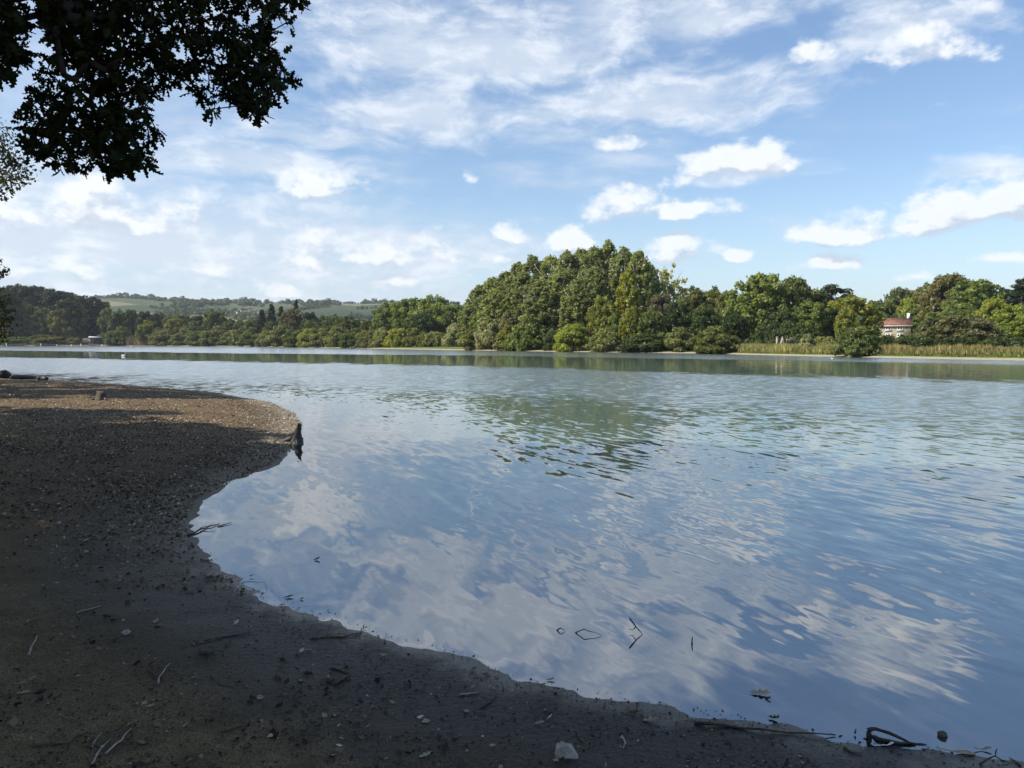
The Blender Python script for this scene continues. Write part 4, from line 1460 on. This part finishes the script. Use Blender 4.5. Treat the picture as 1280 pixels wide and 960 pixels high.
# twigs lying on the silt
T = [
    ([(36, 820), (46, 796)], .007, 'pale straight stick standing out on silt at the left edge', 'pale_twig'),
    ([(96, 768), (118, 761), (130, 757)], .006, 'pale thin twig lying on dark silt, left of the flat white stone', 'pale_twig'),
    ([(198, 856), (199, 848), (213, 832)], .006, 'crooked pale twig over a small dark clump', 'pale_twig'),
    ([(276, 916), (312, 908)], .008, 'dark straight stick alone on bare silt, bottom left', 'twig'),
    ([(116, 958), (138, 926)], .005, 'bottommost pale twig, leaning right, at lower left', 'pale_twig'),
    ([(132, 944), (152, 928), (164, 912)], .006, 'forked pale twig right of the bottommost one', 'pale_twig'),
    ([(115, 936), (127, 917)], .004, 'short pale twig left of the forked pale twig', 'pale_twig'),
    ([(40, 936), (85, 932), (113, 914)], .008, 'long dark curved stick pressed in silt at lower left', 'twig'),
    ([(264, 846), (276, 857), (292, 861)], .005, 'thin bent dark twig below the round dark stone', 'twig'),
    ([(256, 802), (290, 797), (313, 790)], .006, 'long dark twig half buried right of the round dark stone', 'twig'),
    ([(388, 800), (430, 797), (451, 792), (455, 782)], .006, 'long dark twig with upturned tip at the water edge', 'twig'),
    ([(414, 836), (430, 842), (440, 844)], .006, 'thin twig above the thick dark stick', 'twig'),
    ([(418, 858), (430, 850), (436, 846)], .011, 'thick short dark stick on the silt below the wavy twig', 'twig'),
    ([(600, 888), (612, 880), (621, 871)], .005, 'thin dark twig leaning right on silt beside the pale stick', 'twig'),
    ([(574, 871), (599, 867)], .006, 'pale straight stick on dark mud in the bottom centre', 'pale_twig'),
    ([(777, 922), (782, 930), (779, 938)], .006, 'curved pale twig to the right of the square stone', 'pale_twig'),
    ([(722, 915), (725, 926), (730, 930)], .006, 'curved dark twig just above the square stone', 'twig'),
    ([(235, 671), (258, 661), (275, 656)], .010, 'dark branch lying from bank into water below the spit', 'dark_wood'),
    ([(868, 906), (930, 912), (985, 918), (1044, 921)], .008, 'long straight dark stem along the waterline at bottom right', 'dark_wood'),
    ([(1055, 935), (1064, 942), (1078, 944)], .006, 'short dark twig on mud left of the looped branch', 'twig'),
    ([(185, 838), (205, 852), (190, 862)], .005, 'dark twig tangle below the flat white stone', 'twig'),
    ([(268, 802), (250, 806), (225, 800)], .004, 'faint dark root line left of the round dark stone', 'twig'),
    ([(1276, 958), (1262, 948)], .005, 'short dark twig at the very bottom right corner', 'twig'),
]
for pts, r, lab, mt in T:
    q = [pt(px, py, r * .7) for px, py in pts]
    twig(q, r, lab, mt)

# twigs that stand bent out of the water and close into loops with their reflections
def bent(pxs, r, label, side=None):
    q = [above(px, py, by) for px, py, by in pxs]
    return twig(q, r, label, 'dark_wood', side)


bent([(302, 729, 729), (305, 727.5, 730), (331, 728, 735), (333, 739, 739)], .0035, 'thin angular twig bridging the waterline left, above the bank')
bent([(719, 791.5, 791), (730, 786.5, 793), (752, 794, 795)], .0045, 'bent twig making a wide diamond with its reflection')
bent([(696, 788, 788), (701, 785, 789), (706, 788.5, 789)], .0045, 'tiny bent twig left of the diamond twig')
bent([(787, 773, 791), (796, 785, 792), (803, 793, 793)], .0055, 'leaning twig with a side fork poking up from the water',
     [[above(795, 783, 792), above(791, 787.5, 791), above(786, 786, 790)]])
bent([(865, 805, 805), (865.5, 796, 805)], .006, 'single short upright twig poking out of the water')
bent([(1086, 922, 922), (1086, 912, 922), (1094, 911, 923), (1120, 920, 926), (1140, 930, 930), (1158, 931, 931)], .013, 'thick looped dark branch arching out of shallow water')
twig([wp(1092, 921, .0), pt(1097, 927, .006), pt(1125, 932, .006), pt(1144, 931, .006)], .012, 'thick dark branch lying under the looped branch', 'dark_wood')
bent([(1223, 957, 957), (1231, 951, 957), (1244, 945, 953), (1246, 936, 953)], .005, 'small forked twig standing in water at bottom right corner',
     [[above(1244, 945, 953), above(1254, 951, 954), above(1264, 954, 955)]])
bent([(272, 659, 659), (283, 655, 656), (290, 653, 654)], .006, 'thin stick afloat beyond the dark branch below the spit')
bent([(312, 720, 722), (318, 718, 721)], .004, 'tiny dark sprig above the angular twig')
bent([(480, 806, 806), (482, 795, 806)], .0025, 'thin upright stalk at the waterline, centre left')
bent([(1069, 917, 919), (1070, 911, 918)], .005, 'stubby dark sprout left of the looped branch')
bent([(250, 660, 662), (262, 657, 661), (268, 654, 659)], .004, 'fine forked tip of driftwood below the spit')


# leaves
def leaf_shape(L=1.0, n=13, lobes=3.6, wid=.3, curl=.2, fold=.18):
    t = np.linspace(0, 1, n)
    base = np.sin(np.pi * np.clip(t * .93 + .05, 0, 1)) ** .7 * (.55 + .75 * t) * wid
    w = base * (.68 + .4 * np.cos(2 * np.pi * lobes * t + .6))
    w[0], w[-1] = .015, .02
    z = curl * (t - .35) ** 2
    v = []
    for i in range(n):
        v += [(t[i], -w[i], z[i] + fold * w[i]), (t[i], 0, z[i]), (t[i], w[i], z[i] + fold * w[i])]
    f = []
    for i in range(n - 1):
        a = 3 * i
        f += [[a, a + 1, a + 4, a + 3], [a + 1, a + 2, a + 5, a + 4]]
    return np.array(v) * L, f


def leaf_on(px, py, L, rot, mat, label, curl=.4, fold=.4, water=False, tilt=0.0, lift=.004, lobes=3.6, wid=.3):
    q = wp(px, py) if water else hit(px, py, 1.5)
    q[2] += lift
    v, f = leaf_shape(L, 11, lobes, wid, curl, fold)
    v[:, 0] -= L * .5
    o = obj('fallen_leaf', mesh('fallen_leaf', v, f, M[mat], smooth=True), loc=q)
    sol = o.modifiers.new('thickness', 'SOLIDIFY'); sol.thickness = .0012
    o.rotation_euler = (tilt, random.uniform(-.15, .15), rot)
    return tag(o, label, 'leaf')


leaf_on(271, 722, .13, .15, 'tan_leaf', 'large curled tan leaf at the waterline below the spit', .35, .5)
leaf_on(286, 726, .075, .1, 'brown_leaf', 'dark brown leaf touching right side of the curled tan leaf', .4, .5)
leaf_on(258, 702, .12, .05, 'brown_leaf', 'flat brown leaf at the water edge above curled tan leaf', .2, .3)
leaf_on(361, 747, .07, .4, 'brown_leaf', 'dark leaf floating close to the bank with twin specks', .3, .5, True)
leaf_on(377, 749.5, .035, .2, 'brown_leaf', 'tiny brown leaf afloat right of the dark floating leaf', .5, .8, True)
leaf_on(396, 700, .06, .3, 'tan_leaf', 'little leaf floating alone on open water, centre left', .7, .9, True)
leaf_on(385, 815, .05, -.2, 'tan_leaf', 'small tan leaf on dark mud in the lower left centre')
leaf_on(674, 906, .05, .2, 'green_leaf', 'pale green leaf on mud left above the square stone', .4, .6)
leaf_on(792, 893, .06, -.1, 'brown_leaf', 'reddish brown curled leaf at the waterline, bottom centre', .5, .9)
leaf_on(812, 903, .085, -.35, 'tan_leaf', 'tan leaf right below the reddish brown curled leaf', .4, .5)
leaf_on(950, 868, .11, -.25, 'tan_leaf', 'grey brown leaf floating on the shallow water right of centre', .12, .25, True, .1, .008)
leaf_on(960, 874, .035, -.4, 'brown_leaf', 'dark leaf scrap just below the floating grey brown leaf', .6, .9, True)
leaf_on(967, 900, .06, -.5, 'brown_leaf', 'dark crumpled leaf at the waterline below the floating leaf', .7, .9)
leaf_on(531, 946, .06, .5, 'green_leaf', 'silvery green leaf on bare silt at bottom centre', .3, .3)
leaf_on(678, 857, .04, .1, 'brown_leaf', 'orange brown leaf scrap at the waterline, centre')
leaf_on(688, 852, .05, .2, 'tan_leaf', 'tan leaf half afloat right of the orange scrap', .4, .4)
leaf_on(592, 838, .04, .7, 'brown_leaf', 'small upright brown leaf at the waterline, centre left', .6, .9)
leaf_on(309, 937, .05, -.2, 'brown_leaf', 'curled brown leaf below the dark straight stick', .6, .8)
leaf_on(1195, 943, .17, -.1, 'tan_leaf', 'long dull brown leaf lying in shallow water at bottom right', .1, .3, False, 0, .006, 1.0, .14)
leaf_on(1228, 938, .08, -.05, 'tan_leaf', 'thin pale leaf afloat left above the small forked twig', .5, .5, True, 0, .003, 1.0, .16)
leaf_on(1110, 934, .055, -.2, 'white', 'white feather scrap under the looped branch', .6, .8, False, 0, .006, 1.0, .2)
leaf_on(28, 867, .07, .3, 'tan_leaf', 'pale flat leaf at the left edge, upper of two', .1, .1)
leaf_on(26, 856, .05, .4, 'tan_leaf', 'smaller pale leaf above the pale flat leaf, left edge', .1, .2)
leaf_on(105, 671, .1, .2, 'tan_leaf', 'pale leaf on the dark litter in the left bank', .3, .3)
leaf_on(174, 676, .09, .1, 'tan_leaf', 'cream leaf near the shore in the left bank litter', .3, .3)
leaf_on(187, 886, .05, .3, 'green_leaf', 'bluish white leaf scrap on the silt, lower left', .4, .3)
leaf_on(240, 850, .04, .5, 'tan_leaf', 'small triangular pale leaf left of the bent dark twig', .6, .4)


# stones
def stone(px, py, s, mat, label, seed, flat=.6):
    q = hit(px, py, 1.5)
    rg = np.random.default_rng(seed)
    v, f = [], []
    n, mrows = 9, 6
    for i in range(mrows):
        ph = math.pi * (i + .5) / mrows
        for k in range(n):
            th = 2 * math.pi * k / n
            r = s * (1 + rg.uniform(-.16, .16))
            v.append((r * math.sin(ph) * math.cos(th) * 1.2, r * math.sin(ph) * math.sin(th), r * math.cos(ph) * flat))
    for i in range(mrows - 1):
        for k in range(n):
            f.append([i * n + k, (i + 1) * n + k, (i + 1) * n + (k + 1) % n, i * n + (k + 1) % n])
    f.append(list(range(n))); f.append([(mrows - 1) * n + k for k in range(n)][::-1])
    q[2] += s * flat * .45
    o = obj('stone', mesh('stone', np.array(v), f, M[mat]), loc=q)
    o.rotation_euler = (0, 0, seed)
    tag(o, label, 'stone')


sq = hit(707, 946, 1.5)
b = MB()
b.add([(-.055, -.03, -.02), (.05, -.035, -.02), (.06, .03, -.02), (-.05, .035, -.02), (-.045, -.02, .045), (.015, -.028, .05), (.03, .02, .048), (-.04, .026, .05), (.056, -.02, .012)],
      [[0, 3, 2, 1], [4, 5, 6, 7], [0, 1, 8, 5, 4], [1, 2, 8], [8, 2, 6, 5], [2, 3, 7, 6], [3, 0, 4, 7]])
o = obj('stone', b.mesh('square_stone', M['stone']), loc=sq)
bv = o.modifiers.new('worn', 'BEVEL'); bv.width = .006; bv.segments = 2
tag(o, 'square-cut pale stone block on the silt at bottom centre', 'stone')
stone(258, 816, .038, 'dark_stone', 'round dark stone sitting on the silt, lower left', 3, .9)
stone(158, 792, .028, 'stone', 'flat white stone on bare silt in the lower left', 5, .5)
stone(703, 930, .012, 'stone', 'small white pebble right of the square stone', 6, .7)
stone(410, 848, .012, 'stone', 'small white pebble left of the thick dark stick', 8, .7)
stone(583, 891, .012, 'stone', 'bright white pebble on mud, bottom centre', 9, .7)
stone(1178, 922, .018, 'dark_stone', 'dark stone emerging from shallow water at bottom right', 12, 1.0)


# ------------------------------------------------------------------ overhanging oak (top left)
def mst(P, roots):
    n = len(P)
    par = np.full(n, -1)
    done = np.zeros(n, bool)
    done[:roots] = True
    for i in range(1, roots):
        par[i] = i - 1
    best = np.full(n, 1e9); src = np.zeros(n, int)
    for i in range(roots):
        d = np.linalg.norm(P - P[i], axis=1)
        u = d < best
        best[u] = d[u]; src[u] = i
    order = list(range(roots))
    for _ in range(n - roots):
        b = np.where(done, 1e9, best)
        k = int(np.argmin(b))
        done[k] = True
        par[k] = src[k]
        order.append(k)
        d = np.linalg.norm(P - P[k], axis=1) * 1.04 + .01
        u = d < best
        best[u] = d[u]; src[u] = k
    return par, order


def inpoly(x, y, poly):
    c = np.zeros(len(x), bool)
    n = len(poly)
    for i in range(n):
        ax, ay = poly[i]; bx, by = poly[(i + 1) % n]
        k = ((ay > y) != (by > y)) & (x < ax + (y - ay) * (bx - ax) / ((by - ay) if by != ay else 1e-9))
        c ^= k
    return c


def oak():
    rg = np.random.default_rng(77)
    e = empty('oak_tree', (-11, 6.2, hz(-11, 6.2) - .1), 'oak with lobed leaves hanging over the top left corner', 'tree')
    e0 = np.array(e.location)
    reg = [[(0, -30), (384, -30), (382, 4), (368, 28), (340, 36), (350, 66), (368, 100), (352, 112), (337, 132), (322, 148), (304, 134), (292, 140), (266, 140), (264, 122),
            (246, 122), (218, 112), (190, 118), (196, 150), (204, 176), (186, 160), (186, 200), (170, 212), (130, 214), (108, 196), (90, 212), (40, 192), (28, 160), (30, 122), (48, 100), (62, 84), (66, 30), (30, 12), (0, 30)],
           [(-40, -30), (36, -30), (34, 36), (30, 78), (12, 100), (-40, 110)]]
    n = 3200
    px = rg.uniform(-40, 384, n); py = rg.uniform(-30, 216, n)
    ok = inpoly(px, py, reg[0]) | inpoly(px, py, reg[1])
    # gaps
    for (gx, gy, ga, gb) in [(48, 50, 12, 34), (232, 66, 24, 9), (300, 28, 9, 16), (262, 60, 12, 8), (140, 120, 5, 5), (84, 155, 8, 10), (178, 60, 7, 7), (175, 20, 6, 5), (312, 84, 6, 8), (120, 30, 7, 6), (60, 190, 10, 6)]:
        ok &= ((px - gx) / ga) ** 2 + ((py - gy) / gb) ** 2 > 1
    px, py = px[ok][:760], py[ok][:760]
    n = len(px)
    Yd = 6.6 + rg.random(n) * 1.9 + (px - 100) / 600
    C = np.array([at(a, b, y) for a, b, y in zip(px, py, Yd)])
    main = np.array([(-11, 6.2, 4.6), (-9.6, 6.6, 5.7), (-8, 7.0, 6.2), (-6.4, 7.2, 6.2), (-5, 7.3, 6.0), (-4.0, 7.4, 5.8), (-3.2, 7.5, 5.6), (-2.6, 7.5, 5.45)])
    P = np.concatenate([main, C])
    par, order = mst(P, len(main))
    cnt = np.ones(len(P))
    for k in reversed(order):
        if par[k] >= 0:
            cnt[par[k]] += cnt[k]
    b = MB()
    b.tube([(-11, 6.2, -.4), (-11, 6.2, .3), (-11.1, 6.2, 2.5), (-11, 6.2, 4.6), (-11.2, 6.0, 8), (-10.8, 6.3, 11)], [.62, .42, .36, .33, .22, .08], 10)
    for (dx, dy, dz) in [(4, -2, 3.5), (-4, 2, 4), (2, 4.5, 4.5), (-3, -3.5, 3.5), (4.5, 1.5, 5)]:
        p0 = np.array([-11, 6.2, 5.0]); p1 = p0 + np.array([dx, dy, dz])
        b.tube([p0, (p0 + p1) / 2 + [0, 0, -.4], p1], [.2, .13, .04], 6)
    trunk = obj('trunk', mesh('oak_trunk', np.array(b.v) - e0, b.f, M['oak_bark'], smooth=True), e)
    br = MB()
    for k in order:
        if par[k] >= 0:
            a, c = P[par[k]], P[k]
            r1 = min(.003 + .0022 * math.sqrt(cnt[k]), .09)
            r0 = min(.003 + .0022 * math.sqrt(min(cnt[par[k]], cnt[k] * 1.7)), .1)
            br.tube([a, (a + c) / 2 + rg.normal(0, .012, 3), c], [r0, (r0 + r1) / 2, r1], 5)
    obj('branches', mesh('oak_branches', np.array(br.v) - e0, br.f, M['oak_bark'], smooth=True), e)
    # rosettes of leaves
    shapes = [leaf_shape(1, 12, lo, wi, cu, fo) for lo, wi, cu, fo in [(3.6, .3, .3, .3), (3.2, .34, .15, .15), (4.1, .28, .45, .4)]]
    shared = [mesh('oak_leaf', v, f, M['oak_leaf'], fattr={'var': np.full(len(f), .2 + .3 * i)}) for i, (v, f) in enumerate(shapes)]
    Rs, Ls, Ps, Sh = [], [], [], []
    for k in range(len(main), len(P)):
        tdir = unit(P[k] - P[par[k]])
        for q in range(rg.integers(6, 10)):
            dr = unit(tdir * .45 + rg.normal(size=3) * .7 + np.array([0, 0, -.3]))
            upv = unit(np.cross(dr, rg.normal(size=3)) * .8 + np.array([0, 0, .45]))
            sidev = unit(np.cross(upv, dr)); upv = np.cross(dr, sidev)
            Rs.append(np.stack([dr, sidev, upv], 1))
            Ls.append(rg.uniform(.085, .14))
            Ps.append(P[k] + dr * .012 + rg.normal(0, .02, 3))
            Sh.append(rg.integers(0, 3))
    Ps = np.array(Ps); Ls = np.array(Ls)
    vis = in_frame(Ps, 0, 0)
    show = np.argsort(np.where(vis, -Ls / np.linalg.norm(Ps - np.array([0, 0, CAM_H]), axis=1), 9))[:300]
    single = np.zeros(len(Ps), bool); single[show] = True
    from mathutils import Matrix
    V, Fc, va, off = [], [], [], 0
    for i in range(len(Ps)):
        m3 = Rs[i] * Ls[i]
        if single[i]:
            o = obj('leaf', shared[Sh[i]], e)
            mw = Matrix(((*m3[0], Ps[i][0] - e0[0]), (*m3[1], Ps[i][1] - e0[1]), (*m3[2], Ps[i][2] - e0[2]), (0, 0, 0, 1)))
            o.matrix_local = mw
        else:
            v, f = shapes[Sh[i]]
            V.append(v @ m3.T + Ps[i] - e0)
            Fc.append(np.array(f) + off); off += len(v)
            va.append(np.full(len(f), rg.random()))
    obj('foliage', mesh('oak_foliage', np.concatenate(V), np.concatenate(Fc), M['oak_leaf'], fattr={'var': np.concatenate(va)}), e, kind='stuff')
    # rest of the crown, above and beside the picture
    n = 95
    d = unit(rg.normal(size=(n, 3))); d[:, 2] = np.abs(d[:, 2]) * 1.0 - .25
    cen = d * rg.uniform(.35, 1, n)[:, None] * np.array([7.2, 6.0, 4.6]) + np.array([-9.2, 5.6, 8.4])
    cr = rg.uniform(.8, 1.5, n)
    v, f, c = clump_cards(cen, cr, 26000, .27, rg)
    keep = ~in_frame(v, 30, 24).reshape(-1, 4).any(1)
    f = f[keep]; v = v.reshape(-1, 4, 3)[keep].reshape(-1, 3); f = np.arange(len(v)).reshape(-1, 4)
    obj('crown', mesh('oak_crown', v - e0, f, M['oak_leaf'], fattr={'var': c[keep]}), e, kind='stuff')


oak()


# ------------------------------------------------------------------ other trees of the near bank: left edge of the picture, and those that shade the spit
def bank_tree(name, x, y, rx, rz_, zc, n, leaf, seed, label, group=None, clip=True, col=(.05, .07, .02), extra=None, nclump=90):
    rg = np.random.default_rng(seed)
    g0 = hz(x, y) - .1
    e = empty(name, (x, y, g0), label, 'tree', group)
    d = unit(rg.normal(size=(nclump, 3)))
    cen = d * (rg.uniform(.25, 1, nclump) ** .6)[:, None] * np.array([rx, rx, rz_]) + np.array([x, y, zc])
    cr = rg.uniform(.5, 1.25, nclump) * rx / 6
    if extra is not None:
        ec = np.array([q[:3] for q in extra]); er = np.array([q[3] for q in extra])
        cen = np.concatenate([cen, ec]); cr = np.concatenate([cr, er])
    v, f, c = clump_cards(cen, cr, n, leaf, rg, shell=.25)
    if clip:
        keep = ~in_frame(v, 40, 30).reshape(-1, 4).any(1)
        v = v.reshape(-1, 4, 3)[keep].reshape(-1, 3); f = np.arange(len(v)).reshape(-1, 4); c = c[keep]
    e0 = np.array([x, y, g0])
    cr_o = obj('crown', mesh(name + '_crown', v - e0, f, M['foliage'], fattr={'var': c}), e)
    cr_o.color = (*col, 1)
    b = MB()
    b.tube([(0, 0, -.4), (0, 0, .4), (.1, 0, zc * .5), (0, .1, zc + rz_ * .5)], [.4, .28, .22, .05], 8)
    for i in range(12):
        q = cen[rg.integers(0, len(cen))] - e0
        p0 = np.array([.06, 0, min(zc * rg.uniform(.35, .9), max(q[2] - .3, 1))])
        b.tube([p0, (p0 + q) / 2 + [0, 0, .2], q], [.09, .06, .012], 5)
    if extra is not None:
        for q in ec:
            q = q - e0
            p0 = np.array([.05, 0, max(q[2] - .6, 1.0)])
            b.tube([p0, (p0 + q) / 2 + [0, 0, .25], q], [.06, .04, .01], 5)
    obj('trunk', b.mesh(name + '_trunk', M['bark'], True), e)


def ex(px, py, Y, r):
    return (*at(px, py, Y), r)


bank_tree('alder_tree', -27.5, 31, 5.4, 5.5, 9.5, 26000, .095, 5, 'small-leaved tree fringing the left edge of the photo', None, False, (.026, .032, .016),
          [ex(2, 190, 30, .7), ex(18, 203, 30.5, .6), ex(30, 220, 30, .5), ex(8, 228, 31, .6), ex(-10, 170, 30, .9), ex(-12, 215, 30, .9), ex(4, 246, 30, .3),
           ex(-10, 330, 30, .5), ex(2, 340, 30, .35), ex(-16, 365, 30, .7), ex(0, 380, 30, .55), ex(9, 400, 30, .42), ex(-8, 398, 30, .7), ex(3, 417, 30, .45), ex(-14, 420, 30, .8)])
gs = 'bank trees left of the photo that shade the spit'
ls = 'leafy bank tree just outside the left edge, shading the spit'
for i, (x, y, rx, rz_, zc) in enumerate([(-16.3, 8.4, 4.8, 5.2, 8.0), (-13.6, 4.6, 4.6, 4.8, 8.2), (-23.8, 22.6, 4.8, 4.6, 7.8), (-24, 10, 6, 5.5, 9.5), (-13, -1.5, 6.5, 5, 8.5), (-36, 37, 5.5, 5.0, 8.6), (-6, -5, 6, 4.5, 9)]):
    bank_tree('bank_tree', x, y, rx, rz_, zc, 9000, .3, 30 + i, ls, gs, True)
